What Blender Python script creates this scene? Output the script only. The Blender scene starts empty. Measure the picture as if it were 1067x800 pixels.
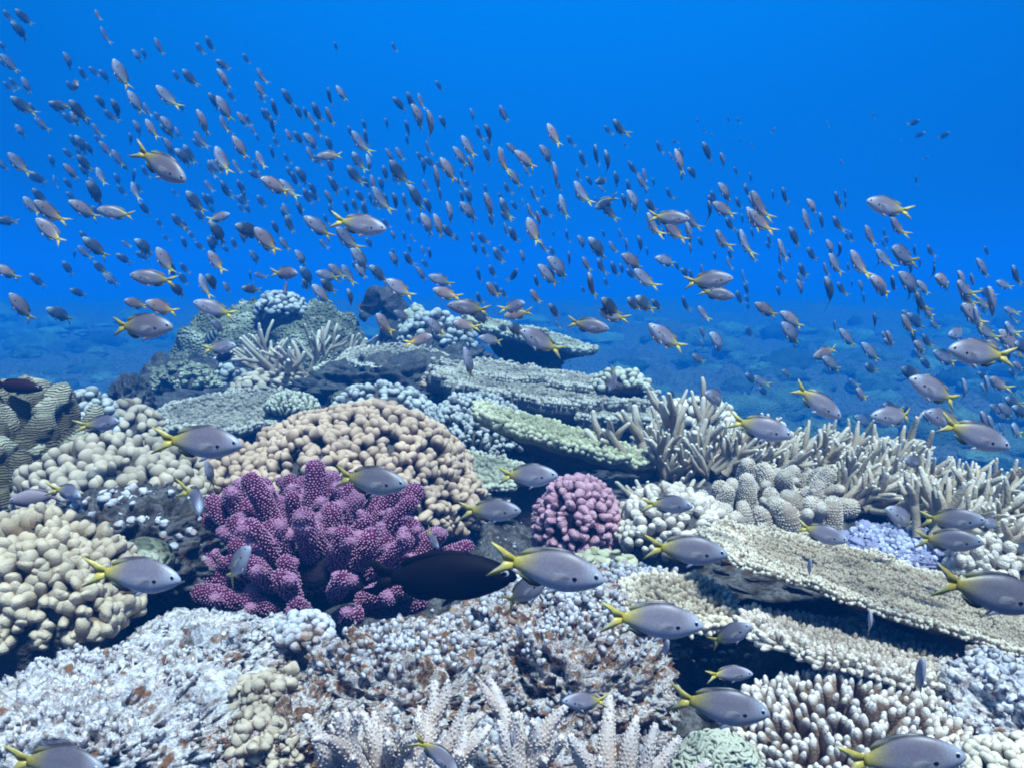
import bpy, math, random
import numpy as np
from mathutils import Vector, Matrix

# ------------------------------------------------------------------ camera, water light, sun, exposure
SC = bpy.context.scene
COL = SC.collection
PITCH = math.radians(6.42)
F = 889.0                                   # focal length in photo pixels (photo 1067 x 800)
cam_d = bpy.data.cameras.new('camera'); cam = bpy.data.objects.new('camera', cam_d); COL.objects.link(cam)
cam_d.sensor_width = 36.0; cam_d.lens = 30.0; cam_d.clip_start = 0.02; cam_d.clip_end = 400
cam.location = (0, 0, 0); cam.rotation_euler = (math.pi/2 - PITCH, 0, 0)
SC.camera = cam

world = bpy.data.worlds.new('World'); SC.world = world; world.use_nodes = True
wt = world.node_tree; wt.nodes.clear()
w_out = wt.nodes.new('ShaderNodeOutputWorld'); w_bg = wt.nodes.new('ShaderNodeBackground')
w_tc = wt.nodes.new('ShaderNodeTexCoord'); w_sep = wt.nodes.new('ShaderNodeSeparateXYZ')
w_map = wt.nodes.new('ShaderNodeMapRange'); w_ramp = wt.nodes.new('ShaderNodeValToRGB')
wt.links.new(w_tc.outputs['Generated'], w_sep.inputs[0]); wt.links.new(w_sep.outputs['Z'], w_map.inputs['Value'])
w_map.inputs['From Min'].default_value = -1; w_map.inputs['From Max'].default_value = 1
wt.links.new(w_map.outputs[0], w_ramp.inputs[0]); wt.links.new(w_bg.outputs[0], w_out.inputs[0])
WORLD_RAMP = [(0.0, (0.0, 0.008, 0.03)), (0.46, (0.0, 0.04, 0.14)), (0.53, (0.0, 0.095, 0.31)), (0.60, (0.0, 0.125, 0.47)), (0.68, (0.0, 0.165, 0.60)),
              (0.85, (0.14, 0.31, 0.48)), (1.0, (0.28, 0.38, 0.43))]
cr = w_ramp.color_ramp
while len(cr.elements) < len(WORLD_RAMP): cr.elements.new(0.5)
for e, (p, c) in zip(cr.elements, WORLD_RAMP): e.position = p; e.color = (*c, 1)
# lens vignetting put into the water light: brightest ahead, deeper blue to the sides
w_dot = wt.nodes.new('ShaderNodeVectorMath'); w_dot.operation = 'DOT_PRODUCT'; w_dot.inputs[1].default_value = (0.05, .96, .28)
w_side = wt.nodes.new('ShaderNodeMapRange'); wt.links.new(w_tc.outputs['Generated'], w_dot.inputs[0]); wt.links.new(w_dot.outputs['Value'], w_side.inputs[0])
for k_, v_ in zip((1, 2, 3, 4), (.78, 1.0, .60, 1.06)): w_side.inputs[k_].default_value = v_
wt.links.new(w_ramp.outputs[0], w_bg.inputs[0]); wt.links.new(w_side.outputs[0], w_bg.inputs[1])

sun_d = bpy.data.lights.new('sun', 'SUN'); sun = bpy.data.objects.new('sun', sun_d); COL.objects.link(sun)
sun_d.energy = 5.0; sun_d.angle = math.radians(9); sun_d.color = (0.96, 0.94, 1.0)
sun.rotation_euler = (math.radians(20), math.radians(10), 0); sun.location = (0, 0, 20)

SC.view_settings.view_transform = 'Standard'; SC.view_settings.look = 'None'
SC.view_settings.gamma = 1.0; SC.view_settings.exposure = 0.60; SC.view_settings.use_curve_mapping = False
SC.render.engine = 'CYCLES'
cy = SC.cycles
cy.use_denoising = True
try: cy.denoiser = 'OPENIMAGEDENOISE'
except Exception: pass
cy.max_bounces = 5; cy.diffuse_bounces = 2; cy.glossy_bounces = 1; cy.volume_bounces = 1; cy.transmission_bounces = 1
cy.transparent_max_bounces = 4; cy.caustics_reflective = False; cy.caustics_refractive = False
cy.sample_clamp_indirect = 4.0; cy.filter_width = 1.9

# ------------------------------------------------------------------ maths
FWD = np.array([0, math.cos(PITCH), -math.sin(PITCH)]); RGT = np.array([1.0, 0, 0]); UPV = np.array([0, math.sin(PITCH), math.cos(PITCH)])
def at(px, py, d):                          # a photo pixel at depth d metres becomes a point of the place
    return d*(FWD + (px-533.5)/F*RGT + (400-py)/F*UPV)
def nrm(v):
    v = np.asarray(v, float); return v/np.maximum(np.linalg.norm(v, axis=-1, keepdims=True), 1e-9)
def rs(seed): return np.random.RandomState(seed)
_perm = rs(7).permutation(256); _perm = np.concatenate([_perm, _perm, _perm])
_grad = nrm(rs(8).normal(size=(256, 3)))
def perlin(P):
    P = np.asarray(P, float); I = np.floor(P).astype(int); f = P-I; I &= 255
    u = f*f*f*(f*(f*6-15)+10); out = 0
    for dx in (0, 1):
        wx = u[..., 0] if dx else 1-u[..., 0]
        for dy in (0, 1):
            wy = u[..., 1] if dy else 1-u[..., 1]
            for dz in (0, 1):
                wz = u[..., 2] if dz else 1-u[..., 2]
                g = _grad[_perm[_perm[_perm[(I[..., 0]+dx) & 255]+((I[..., 1]+dy) & 255)]+((I[..., 2]+dz) & 255)]]
                out = out + wx*wy*wz*(g[..., 0]*(f[..., 0]-dx)+g[..., 1]*(f[..., 1]-dy)+g[..., 2]*(f[..., 2]-dz))
    return out*1.6
def fbm(P, oct=4, gain=.5, ridged=False):
    a = 1; s = 0; P = np.asarray(P, float)
    for o in range(oct):
        n = perlin(P+o*17.3)
        s = s + a*((1-2*np.abs(n)) if ridged else n); a *= gain; P = P*2.03
    return s

# ------------------------------------------------------------------ mesh builder
class MB:
    def __init__(s): s.V = []; s.Q = []; s.T = []; s.A = []; s.n = 0; s.C = []
    def add(s, V, Q=None, T=None, tip=0.0, col=None):
        V = np.asarray(V, float).reshape(-1, 3); s.V.append(V)
        if Q is not None and len(Q): s.Q.append(np.asarray(Q, int)+s.n)
        if T is not None and len(T): s.T.append(np.asarray(T, int)+s.n)
        s.A.append(np.broadcast_to(np.asarray(tip, float), (len(V),)).copy())
        s.C.append(np.ones((len(V), 3)) if col is None else np.broadcast_to(np.asarray(col, float), (len(V), 3)).copy())
        s.n += len(V)
    def verts(s): return np.concatenate(s.V)
    def noise(s, amp, freq, oct=2, seed=0.0):
        V = s.verts(); q = V*freq+seed
        D = np.stack([fbm(q, oct), fbm(q+31.7, oct), fbm(q+77.1, oct)], -1)
        V = V+amp*D; k = 0
        for i, v in enumerate(s.V): s.V[i] = V[k:k+len(v)]; k += len(v)
        return s
    def mesh(s, name, mats, origin=(0, 0, 0), smooth=True, usecol=False):
        V = s.verts()-np.asarray(origin); me = bpy.data.meshes.new(name)
        Q = np.concatenate(s.Q) if s.Q else np.zeros((0, 4), int); T = np.concatenate(s.T) if s.T else np.zeros((0, 3), int)
        me.vertices.add(len(V)); me.vertices.foreach_set('co', V.astype(np.float32).ravel())
        loops = np.concatenate([Q.ravel(), T.ravel()]); me.loops.add(len(loops)); me.loops.foreach_set('vertex_index', loops.astype(np.int32))
        nf = len(Q)+len(T); me.polygons.add(nf)
        st = np.concatenate([np.arange(len(Q))*4, len(Q)*4+np.arange(len(T))*3]); me.polygons.foreach_set('loop_start', st.astype(np.int32))
        try: me.polygons.foreach_set('loop_total', np.concatenate([np.full(len(Q), 4), np.full(len(T), 3)]).astype(np.int32))
        except Exception: pass
        me.update(calc_edges=True); me.validate()
        me.polygons.foreach_set('use_smooth', np.full(nf, smooth, bool))
        if usecol:
            c = np.concatenate(s.C); ca = me.color_attributes.new('col', 'FLOAT_COLOR', 'POINT')
            ca.data.foreach_set('color', np.concatenate([c, np.ones((len(c), 1))], 1).astype(np.float32).ravel())
        else:
            at_ = me.attributes.new('tip', 'FLOAT', 'POINT'); at_.data.foreach_set('value', np.concatenate(s.A).astype(np.float32))
        for m in (mats if isinstance(mats, (list, tuple)) else [mats]): me.materials.append(m)
        return me

def tag(o, label=None, cat=None, group=None, kind=None):
    if label: o['label'] = label
    if cat: o['category'] = cat
    if group: o['group'] = group
    if kind: o['kind'] = kind
    return o
def thing(name, loc, label, cat, group=None):                 # an Empty at the base of a thing, its parts are children
    o = bpy.data.objects.new(name, None); COL.objects.link(o); o.location = loc; o.empty_display_size = .05
    return tag(o, label, cat, group)
def part(name, mb, mat, parent, kind=None, label=None, loc=None):
    wl = np.array(parent['_loc']) if '_loc' in parent else np.array(parent.location)
    me = mb.mesh(name, mat, wl); o = bpy.data.objects.new(name, me); COL.objects.link(o); o.parent = parent
    if kind: o['kind'] = kind
    if label: o['label'] = label
    return o
def solo(name, mb, mat, loc, label=None, cat=None, group=None, kind=None):
    me = mb.mesh(name, mat, loc); o = bpy.data.objects.new(name, me); COL.objects.link(o); o.location = loc
    return tag(o, label, cat, group, kind)

# ------------------------------------------------------------------ shape makers
def lathe(prof, n):
    z = [p[0] for p in prof]; r = [p[1] for p in prof]; a = np.arange(n)*2*np.pi/n; V = []; Q = []; T = []; A = []
    for zz, rr in zip(z[:-1], r[:-1]):
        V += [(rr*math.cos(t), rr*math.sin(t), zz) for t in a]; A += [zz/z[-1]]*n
    for i in range(len(prof)-2):
        for j in range(n): Q.append((i*n+j, i*n+(j+1) % n, (i+1)*n+(j+1) % n, (i+1)*n+j))
    V.append((0, 0, z[-1])); A.append(1); t0 = (len(prof)-2)*n
    for j in range(n): T.append((t0+j, t0+(j+1) % n, len(V)-1))
    return np.array(V), np.array(Q).reshape(-1, 4), np.array(T), np.array(A)
KNOB = lathe([(0, .62), (.25, .8), (.5, .97), (.68, 1), (.82, .86), (.92, .6), (.98, .3), (1, 0)], 12)
FINGER = lathe([(0, 1), (.3, 1), (.6, .95), (.8, .84), (.91, .62), (.97, .35), (1, 0)], 10)
BUD = lathe([(0, 1), (.55, .9), (.85, .6), (1, 0)], 6)
WART = lathe([(0, 1), (.6, .75), (1, 0)], 5)
def scatter(mb, tm, P, D, L, R, rng, ecc=0.0, tip0=0.0, tip1=1.0):
    P = np.asarray(P, float); n = len(P); D = nrm(D); L = np.broadcast_to(L, n); R = np.broadcast_to(R, n)
    h = np.where(np.abs(D[:, 2:3]) < .9, [[0, 0, 1.]], [[1., 0, 0]]); b1 = nrm(np.cross(h, D)); b2 = np.cross(D, b1)
    sp = rng.uniform(0, 2*np.pi, n)[:, None]; b1, b2 = np.cos(sp)*b1+np.sin(sp)*b2, -np.sin(sp)*b1+np.cos(sp)*b2
    e = (1+ecc*rng.uniform(0, 1, n))[:, None, None]; V, Q, T, A = tm; m = len(V)
    X = P[:, None]+R[:, None, None]*(e*V[None, :, 0:1]*b1[:, None]+V[None, :, 1:2]*b2[:, None])+L[:, None, None]*V[None, :, 2:3]*D[:, None]
    off = (np.arange(n)*m)[:, None, None]
    mb.add(X.reshape(-1, 3), (Q[None]+off).reshape(-1, 4), (T[None]+off).reshape(-1, 3), np.tile(tip0+(tip1-tip0)*A, n))
def dome_pts(n, rng, zmin=-.05, jit=.5):
    k = np.arange(n)+.5; z = 1-(1-zmin)*k/n; t = k*2.399963+rng.normal(0, .12*jit, n); z = np.clip(z+rng.normal(0, jit*.6/math.sqrt(n), n), zmin, 1)
    r = np.sqrt(1-z*z); return np.stack([r*np.cos(t), r*np.sin(t), z], 1)
def lump(mb, c, s, amp=.15, freq=2.0, oct=5, nu=64, nv=40, seed=0., ridged=False, zmin=-.6, tip=0.0, fine=0., finefreq=20, pit=0.):
    a = np.arange(nu)*2*np.pi/nu; zz = np.sin(np.linspace(math.asin(zmin), math.pi/2, nv)); r = np.sqrt(np.maximum(0, 1-zz*zz))
    D = np.stack([r[:, None]*np.cos(a), r[:, None]*np.sin(a), np.repeat(zz[:, None], nu, 1)], -1).reshape(-1, 3)
    k = 1+amp*fbm(D*freq+seed, oct, .55, ridged)
    if fine: k = k+fine*fbm(D*finefreq+seed, 3)
    if pit: q_ = perlin(D*9+seed+3)+.5*perlin(D*19+seed); k = k-pit*np.clip((q_-.22)/.25, 0, 1)
    V = np.asarray(c)+D*k[:, None]*np.asarray(s)
    i, j = np.meshgrid(np.arange(nv-1), np.arange(nu), indexing='ij'); i = i.ravel(); j = j.ravel(); j2 = (j+1) % nu
    mb.add(V, np.stack([i*nu+j, i*nu+j2, (i+1)*nu+j2, (i+1)*nu+j], 1), None, tip)
    return mb
def curve(pts, n):
    P = np.asarray(pts, float); m = len(P)
    if m == 2: return P[0]+(P[1]-P[0])*np.linspace(0, 1, n)[:, None]
    Q = np.vstack([2*P[0]-P[1], P, 2*P[-1]-P[-2]]); t = np.linspace(0, m-1-1e-6, n); i = t.astype(int); f = (t-i)[:, None]
    p0, p1, p2, p3 = Q[i], Q[i+1], Q[i+2], Q[i+3]
    return .5*(2*p1+(p2-p0)*f+(2*p0-5*p1+4*p2-p3)*f*f+(3*p1-p0-3*p2+p3)*f**3)
def tube(mb, pts, radii, ns=8, t0=0., t1=1., flat=1.0):
    P = np.asarray(pts, float); R = np.interp(np.linspace(0, 1, len(P)), np.linspace(0, 1, len(radii)), radii)
    d = nrm(P[-1]-P[-2]); re = R[-1]
    P = np.vstack([P, P[-1]+d*re*.45, P[-1]+d*re*.8, P[-1]+d*re*.98]); R = np.append(R, [re*.88, re*.58, re*.2])
    Tn = nrm(np.gradient(P, axis=0)); up = np.array([0, 0, 1.]) if abs(Tn[0][2]) < .9 else np.array([1., 0, 0])
    B = nrm(np.cross(up, Tn[0])); rings = []; Bs = []; a = np.arange(ns)*2*np.pi/ns; n = len(P)
    for i in range(n):
        B = nrm(B-Tn[i]*np.dot(B, Tn[i])); C = np.cross(Tn[i], B); Bs.append(B)
        rings.append(P[i]+R[i]*(flat*np.cos(a)[:, None]*B+np.sin(a)[:, None]*C))
    V = np.concatenate(rings+[(P[-1]+d*re*.03)[None]])
    i, j = np.meshgrid(np.arange(n-1), np.arange(ns), indexing='ij'); i = i.ravel(); j = j.ravel(); j2 = (j+1) % ns
    q = np.stack([i*ns+j, i*ns+j2, (i+1)*ns+j2, (i+1)*ns+j], 1); jj = np.arange(ns)
    T = np.stack([(n-1)*ns+jj, (n-1)*ns+(jj+1) % ns, np.full(ns, n*ns)], 1)
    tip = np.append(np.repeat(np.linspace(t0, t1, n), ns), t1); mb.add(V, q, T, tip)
    return P, R, Tn, np.array(Bs), flat
def warts(mb, res, rng, step, r, l, lean=.5, tipv=1.0, base=0.3):
    # small bumps in staggered rows all over a branch
    P, R, Tn, Bs, flat = res
    seg = np.linalg.norm(np.diff(P, axis=0), axis=1)+.6*np.abs(np.diff(R)); S = np.concatenate([[0], np.cumsum(seg)]); rows = max(2, int(S[-1]/(step*.87)))
    q = []; o = []; tt = []
    for k in range(rows):
        u = (k+.5)/rows*S[-1]; i = min(np.searchsorted(S, u)-1, len(seg)-1); i = max(i, 0); f = (u-S[i])/max(seg[i], 1e-9)
        p = P[i]*(1-f)+P[i+1]*f; rr = R[i]*(1-f)+R[i+1]*f; n = int(math.pi*rr*(1+flat)/step)
        if n < 1: continue
        a = (np.arange(n)+.5*(k % 2)+rng.normal(0, .13, n))*2*np.pi/n; b = nrm(Bs[i]); c = np.cross(Tn[i], b); sl = min(3., max(0., (R[i]-R[i+1])/max(np.linalg.norm(P[i+1]-P[i]), 1e-5)))
        q.append(p+rr*(flat*np.cos(a)[:, None]*b+np.sin(a)[:, None]*c)); o.append(nrm(np.cos(a)[:, None]/flat*b+np.sin(a)[:, None]*c)+Tn[i]*sl); tt.append(np.repeat(Tn[i][None], n, 0))
    if not q: return
    q = np.concatenate(q); o = nrm(np.concatenate(o)); tt = np.concatenate(tt); q = q+rng.normal(0, step*.08, q.shape)
    scatter(mb, WART, q-o*l*.3, o+tt*lean, l, r*rng.uniform(.8, 1.15, len(q)), rng, 0, base, tipv)
# ------------------------------------------------------------------ materials
def newmat(name, rough=.75, spec=.25):
    m = bpy.data.materials.new(name); m.use_nodes = True; nt = m.node_tree; b = nt.nodes['Principled BSDF']
    b.inputs['Roughness'].default_value = rough; b.inputs['Specular IOR Level'].default_value = spec
    return m, nt, b
def nd(nt, t, **kw):
    n = nt.nodes.new(t)
    for k, v in kw.items():
        if k in n.inputs: n.inputs[k].default_value = v
        else: setattr(n, k, v)
    return n
def mixc(nt, f, a, b, blend='MIX'):
    n = nt.nodes.new('ShaderNodeMix'); n.data_type = 'RGBA'; n.blend_type = blend
    for s, v in ((n.inputs[0], f), (n.inputs[6], a), (n.inputs[7], b)):
        if hasattr(v, 'is_linked') or hasattr(v, 'links'): nt.links.new(v, s)
        elif isinstance(v, (int, float)): s.default_value = v
        else: s.default_value = (*v[:3], 1)
    return n.outputs[2]
def mapr(nt, v, a, b, c=0., d=1.):
    n = nt.nodes.new('ShaderNodeMapRange'); nt.links.new(v, n.inputs[0])
    for i, x in zip((1, 2, 3, 4), (a, b, c, d)): n.inputs[i].default_value = x
    return n.outputs[0]
def coral_mat(name, base, tip, pale=None, pscale=260., bump=.4, bdist=.002, var=.35, vscale=14., tiprange=(.35, 1.0), patch=None, rough=.8, waves=0):
    m, nt, b = newmat(name, rough, .15); tc = nd(nt, 'ShaderNodeTexCoord'); ob = tc.outputs['Object']
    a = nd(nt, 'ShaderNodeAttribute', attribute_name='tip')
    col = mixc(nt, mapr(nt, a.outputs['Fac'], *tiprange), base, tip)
    nz = nd(nt, 'ShaderNodeTexNoise', Scale=vscale, Detail=4.0, Roughness=.6); nt.links.new(ob, nz.inputs['Vector'])
    col = mixc(nt, 1.0, col, mixc(nt, mapr(nt, nz.outputs['Fac'], .3, .7), (1-var,)*3, (1+var*.6,)*3), 'MULTIPLY')
    if patch:
        n2 = nd(nt, 'ShaderNodeTexNoise', Scale=patch[1], Detail=5.0, Roughness=.65); nt.links.new(ob, n2.inputs['Vector'])
        col = mixc(nt, mapr(nt, n2.outputs['Fac'], patch[2], patch[2]+.12), col, patch[0])
    vo = nd(nt, 'ShaderNodeTexVoronoi', Scale=pscale); nt.links.new(ob, vo.inputs['Vector'])
    if pale: col = mixc(nt, mapr(nt, vo.outputs['Distance'], .42, .12), col, pale)
    nt.links.new(col, b.inputs['Base Color'])
    hgt = mapr(nt, vo.outputs['Distance'], 0., .7, 1., 0.)
    if waves:
        wv = nd(nt, 'ShaderNodeTexWave', Scale=waves, Distortion=9.0, Detail=3.0, bands_direction='Z'); nt.links.new(ob, wv.inputs['Vector']); wv.inputs['Detail Scale'].default_value = .6
        hgt = wv.outputs['Fac']
    bp = nd(nt, 'ShaderNodeBump', Strength=bump, Distance=bdist); nt.links.new(hgt, bp.inputs['Height']); nt.links.new(bp.outputs[0], b.inputs['Normal'])
    return m
def rock_mat(name, cols, scale=30., bump=.7, spot=None):
    # crusts of several colours that grow in irregular patches over dead coral rock
    m, nt, b = newmat(name, .85, .12); ob = nd(nt, 'ShaderNodeTexCoord').outputs['Object']
    n1 = nd(nt, 'ShaderNodeTexNoise', Scale=scale, Detail=6.0, Roughness=.7, Distortion=.5); nt.links.new(ob, n1.inputs['Vector'])
    rp = nd(nt, 'ShaderNodeValToRGB'); r = rp.color_ramp
    while len(r.elements) < len(cols): r.elements.new(.5)
    for e, (p, c) in zip(r.elements, cols): e.position = p; e.color = (*c, 1)
    nt.links.new(n1.outputs['Fac'], rp.inputs[0]); col = rp.outputs[0]
    n2 = nd(nt, 'ShaderNodeTexNoise', Scale=scale*6, Detail=4.0, Roughness=.7); nt.links.new(ob, n2.inputs['Vector'])
    col = mixc(nt, 1., col, mixc(nt, mapr(nt, n2.outputs['Fac'], .35, .65), (.55,)*3, (1.25,)*3), 'MULTIPLY')
    if spot:
        n3 = nd(nt, 'ShaderNodeTexNoise', Scale=scale*1.7, Detail=3.0); mp = nd(nt, 'ShaderNodeMapping'); mp.inputs['Location'].default_value = (3.3, 1.7, 5.1)
        nt.links.new(ob, mp.inputs[0]); nt.links.new(mp.outputs[0], n3.inputs['Vector'])
        col = mixc(nt, mapr(nt, n3.outputs['Fac'], .60, .68), col, spot)
    nt.links.new(col, b.inputs['Base Color'])
    bp = nd(nt, 'ShaderNodeBump', Strength=bump, Distance=.006); nt.links.new(n2.outputs['Fac'], bp.inputs['Height']); nt.links.new(bp.outputs[0], b.inputs['Normal'])
    return m
M = {}
M['ground'] = rock_mat('reef_rock_crust', [(.22, (.010, .010, .010)), (.38, (.035, .03, .022)), (.47, (.075, .065, .06)), (.55, (.15, .145, .145)), (.64, (.06, .05, .05)), (.8, (.19, .185, .185))], 22, .8, (.08, .035, .015))
M['pale_rock'] = rock_mat('pale_dead_rock', [(.25, (.05, .04, .035)), (.36, (.22, .16, .13)), (.43, (.50, .46, .46)), (.51, (.78, .77, .80)), (.555, (.34, .25, .22)), (.62, (.84, .84, .87)), (.75, (.52, .45, .44))], 24, 1., (.22, .11, .06))
M['crust_rock'] = rock_mat('encrusted_rock', [(.25, (.03, .02, .02)), (.38, (.15, .08, .05)), (.46, (.34, .22, .15)), (.53, (.82, .80, .82)), (.60, (.34, .22, .15)), (.66, (.80, .79, .83)), (.8, (.4, .36, .36))], 52, .9, (.36, .14, .05))
M['far_rock'] = rock_mat('far_reef_rock', [(.3, (.16, .16, .14)), (.45, (.36, .36, .30)), (.6, (.55, .55, .46)), (.75, (.28, .28, .22))], 9, .8)
M['dark_rock'] = rock_mat('dark_rock_and_hollow_shade', [(.3, (.02, .025, .03)), (.5, (.07, .075, .08)), (.62, (.14, .13, .12)), (.8, (.30, .30, .28))], 16, .9)  # dark boulders and arch; under the ledges it stands in for hollow shade
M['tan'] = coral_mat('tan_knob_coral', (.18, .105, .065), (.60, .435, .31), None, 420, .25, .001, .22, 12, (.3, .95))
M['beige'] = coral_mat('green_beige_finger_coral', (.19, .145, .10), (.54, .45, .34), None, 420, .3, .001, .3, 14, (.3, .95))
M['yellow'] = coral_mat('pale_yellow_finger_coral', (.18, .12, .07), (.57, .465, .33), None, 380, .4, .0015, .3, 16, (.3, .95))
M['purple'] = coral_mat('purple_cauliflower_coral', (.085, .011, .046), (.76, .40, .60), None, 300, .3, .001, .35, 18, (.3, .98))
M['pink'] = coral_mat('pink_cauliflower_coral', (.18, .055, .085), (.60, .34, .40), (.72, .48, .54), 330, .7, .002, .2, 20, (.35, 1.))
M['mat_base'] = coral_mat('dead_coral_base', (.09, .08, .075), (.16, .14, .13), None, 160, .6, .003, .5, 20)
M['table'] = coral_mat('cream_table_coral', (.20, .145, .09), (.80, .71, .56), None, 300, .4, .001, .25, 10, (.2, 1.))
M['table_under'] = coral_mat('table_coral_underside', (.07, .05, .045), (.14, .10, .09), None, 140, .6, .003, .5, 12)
M['grey_table'] = coral_mat('grey_table_coral', (.17, .155, .13), (.60, .57, .48), None, 260, .6, .002, .3, 9, (.2, 1.))
M['green_table'] = coral_mat('yellow_green_plate_coral', (.19, .19, .10), (.62, .61, .42), None, 260, .4, .002, .25, 12, (.2, 1.))
M['column'] = coral_mat('cream_column_coral', (.27, .195, .14), (.80, .71, .60), None, 300, .6, .002, .25, 12, (.2, 1.))
M['stag'] = coral_mat('cream_staghorn_coral', (.38, .30, .21), (.90, .82, .69), None, 260, .5, .0016, .25, 12, (.35, 1.))
M['stag_front'] = coral_mat('lilac_grey_staghorn_coral', (.46, .36, .31), (.86, .79, .76), None, 300, .3, .001, .2, 14, (.3, 1.))
M['greentuft'] = coral_mat('pale_green_tuft_coral', (.21, .21, .15), (.58, .58, .46), None, 260, .4, .001, .2, 12, (.2, 1.))
M['bluebush'] = coral_mat('pale_blue_bushy_coral', (.15, .155, .15), (.52, .53, .51), None, 260, .4, .001, .2, 12, (.2, 1.))
M['lilac'] = coral_mat('lilac_blue_crust_coral', (.28, .28, .42), (.66, .68, .86), None, 200, .6, .003, .25, 18, (.1, 1.))
M['white_nodule'] = coral_mat('white_nodule_coral', (.14, .11, .11), (.68, .68, .74), None, 220, .5, .002, .45, 26, (.25, 1.), ((.30, .19, .13), 13, .52))
M['brown'] = coral_mat('ridged_brown_coral', (.15, .125, .07), (.50, .47, .35), None, 60, 1., .007, .4, 12, (.6, 1.), None, .8, 62)
M['finger'] = coral_mat('brown_finger_coral_white_tips', (.27, .18, .125), (.86, .80, .74), None, 320, .4, .0015, .2, 14, (.78, 1.))
M['net'] = coral_mat('pale_netted_coral', (.20, .24, .18), (.62, .66, .56), (.10, .12, .10), 120, .9, .006, .2, 14)
M['mound'] = coral_mat('grey_green_mound_coral', (.20, .21, .14), (.30, .31, .22), None, 70, .9, .02, .55, 9, (.0, 1.), ((.48, .49, .37), 8, .52))
M['limegreen'] = coral_mat('lime_green_crust', (.34, .34, .20), (.50, .48, .34), None, 200, .4, .002, .25, 30)
HAZE_COLOR = (.004, .122, .42, 1); HAZE_ABS = (.0, .38, .90, 1); HAZE_DENSITY = .118
# ------------------------------------------------------------------ the sea floor: one sheet, reef top, drop-off and lower plain
def axis(lo, hi, dense_lo, dense_hi, step, grow):
    a = list(np.arange(dense_lo, dense_hi, step)); s = step; x = a[-1]
    while x < hi: s *= grow; x += s; a.append(x)
    s = step; x = dense_lo; pre = []
    while x > lo: s *= grow; x -= s; pre.append(x)
    return np.array(pre[::-1]+a)
def ss(a, b, x): t = np.clip((x-a)/(b-a), 0, 1); return t*t*(3-2*t)
REEF_R = ([0, .8, 1.0, 1.4, 1.8, 2.4, 3.0, 4.0, 5.0], [1.8, 1.7, 1.35, .95, .88, .82, .80, .70, .4])
REEF_L = ([0, 1.0, 1.8, 2.3, 2.8, 3.4, 4.2, 5.0], [-2.0, -1.6, -1.35, -1.25, -1.35, -1.65, -1.75, -1.4])
PITS = [(.20, -.36, 1.28, .15, .1), (.12, -.12, 1.42, .16, .1), (.34, .78, 1.05, .17, .14), (.27, .66, .80, .30, .10), (.14, -.30, 1.02, .10, .14), (.15, .13, 1.06, .07, .10), (.12, -.06, 1.30, .10, .14), (.18, .28, 1.6, .22, .09), (.2, .35, 2.3, .35, .16),
        (.16, .33, .86, .16, .10), (.12, -.7, 1.06, .22, .05), (.2, -.2, 1.55, .25, .12)]
def ground_z(x, y, detail=True):
    x = np.asarray(x, float); y = np.asarray(y, float); P = np.stack([x, y, np.zeros_like(x)], -1)
    wob = .10*fbm(P*1.6+3.1, 3)
    r = np.interp(y, *REEF_R); l = np.interp(y, *REEF_L)
    m = ss(.0, .38, r-x+wob)*ss(.0, .38, x-l+wob)*ss(5.3, 4.4, y+wob*2)
    low = -1.85+.26*fbm(P*.35+9, 3)+.10*fbm(P*1.3+5, 3, .5, True)+.9*ss(7, 26, y)*(1+.5*fbm(P*.22+4, 2))+.16*ss(6, 10, y)*fbm(P*.9+8, 3, .5, True)
    low = low-.35*ss(-.6, -2.5, x)*ss(9, 2, y)
    top = -.565+.05*fbm(P*2.1, 3)
    if detail:
        top = top+.026*fbm(P*9, 3)+.016*fbm(P*26, 3, .55, True)+.005*fbm(P*90, 2)
        low = low+.05*fbm(P*4+2, 3, .55, True)
    for dz, cx, cy_, rad, _ in PITS: top = top-dz*np.exp(-(((x-cx)**2+(y-cy_)**2)/(rad*rad)))
    return low+(top-low)*m
gx = axis(-46, 46, -1.9, 1.6, .0105, 1.05); gy = axis(-6, 60, .55, 3.2, .0105, 1.028)
X, Y = np.meshgrid(gx, gy, indexing='ij'); Z = ground_z(X, Y); nx, ny = X.shape
i, j = np.meshgrid(np.arange(nx-1), np.arange(ny-1), indexing='ij'); i = i.ravel(); j = j.ravel()
g = MB(); g.add(np.stack([X, Y, Z], -1).reshape(-1, 3), np.stack([i*ny+j, (i+1)*ny+j, (i+1)*ny+j+1, i*ny+j+1], 1))
solo('seabed', g, M['ground'], (0, 0, 0), kind='structure')

# the water itself: even haze that fades far things to blue
def box(lo, hi):
    x0, y0, z0 = lo; x1, y1, z1 = hi; mb = MB()
    mb.add([(x0, y0, z0), (x1, y0, z0), (x1, y1, z0), (x0, y1, z0), (x0, y0, z1), (x1, y0, z1), (x1, y1, z1), (x0, y1, z1)],
           [(0, 3, 2, 1), (4, 5, 6, 7), (0, 1, 5, 4), (1, 2, 6, 5), (2, 3, 7, 6), (3, 0, 4, 7)]); return mb
hm = bpy.data.materials.new('haze'); hm.use_nodes = True; hm.node_tree.nodes.clear()
ho = hm.node_tree.nodes.new('ShaderNodeOutputMaterial'); hv = hm.node_tree.nodes.new('ShaderNodeVolumePrincipled')
hv.inputs['Color'].default_value = HAZE_COLOR; hv.inputs['Absorption Color'].default_value = HAZE_ABS; hv.inputs['Density'].default_value = HAZE_DENSITY
hm.node_tree.links.new(hv.outputs[0], ho.inputs['Volume'])
hz = MB(); b_ = box((-47, -7, -5.5), (47, 61, 2.1)); hz = b_
hme = hz.mesh('haze', hm, (0, 0, 0), smooth=False); hob = bpy.data.objects.new('haze', hme); COL.objects.link(hob); tag(hob, 'clear blue sea water filling the whole scene', 'water', None, 'stuff')

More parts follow.
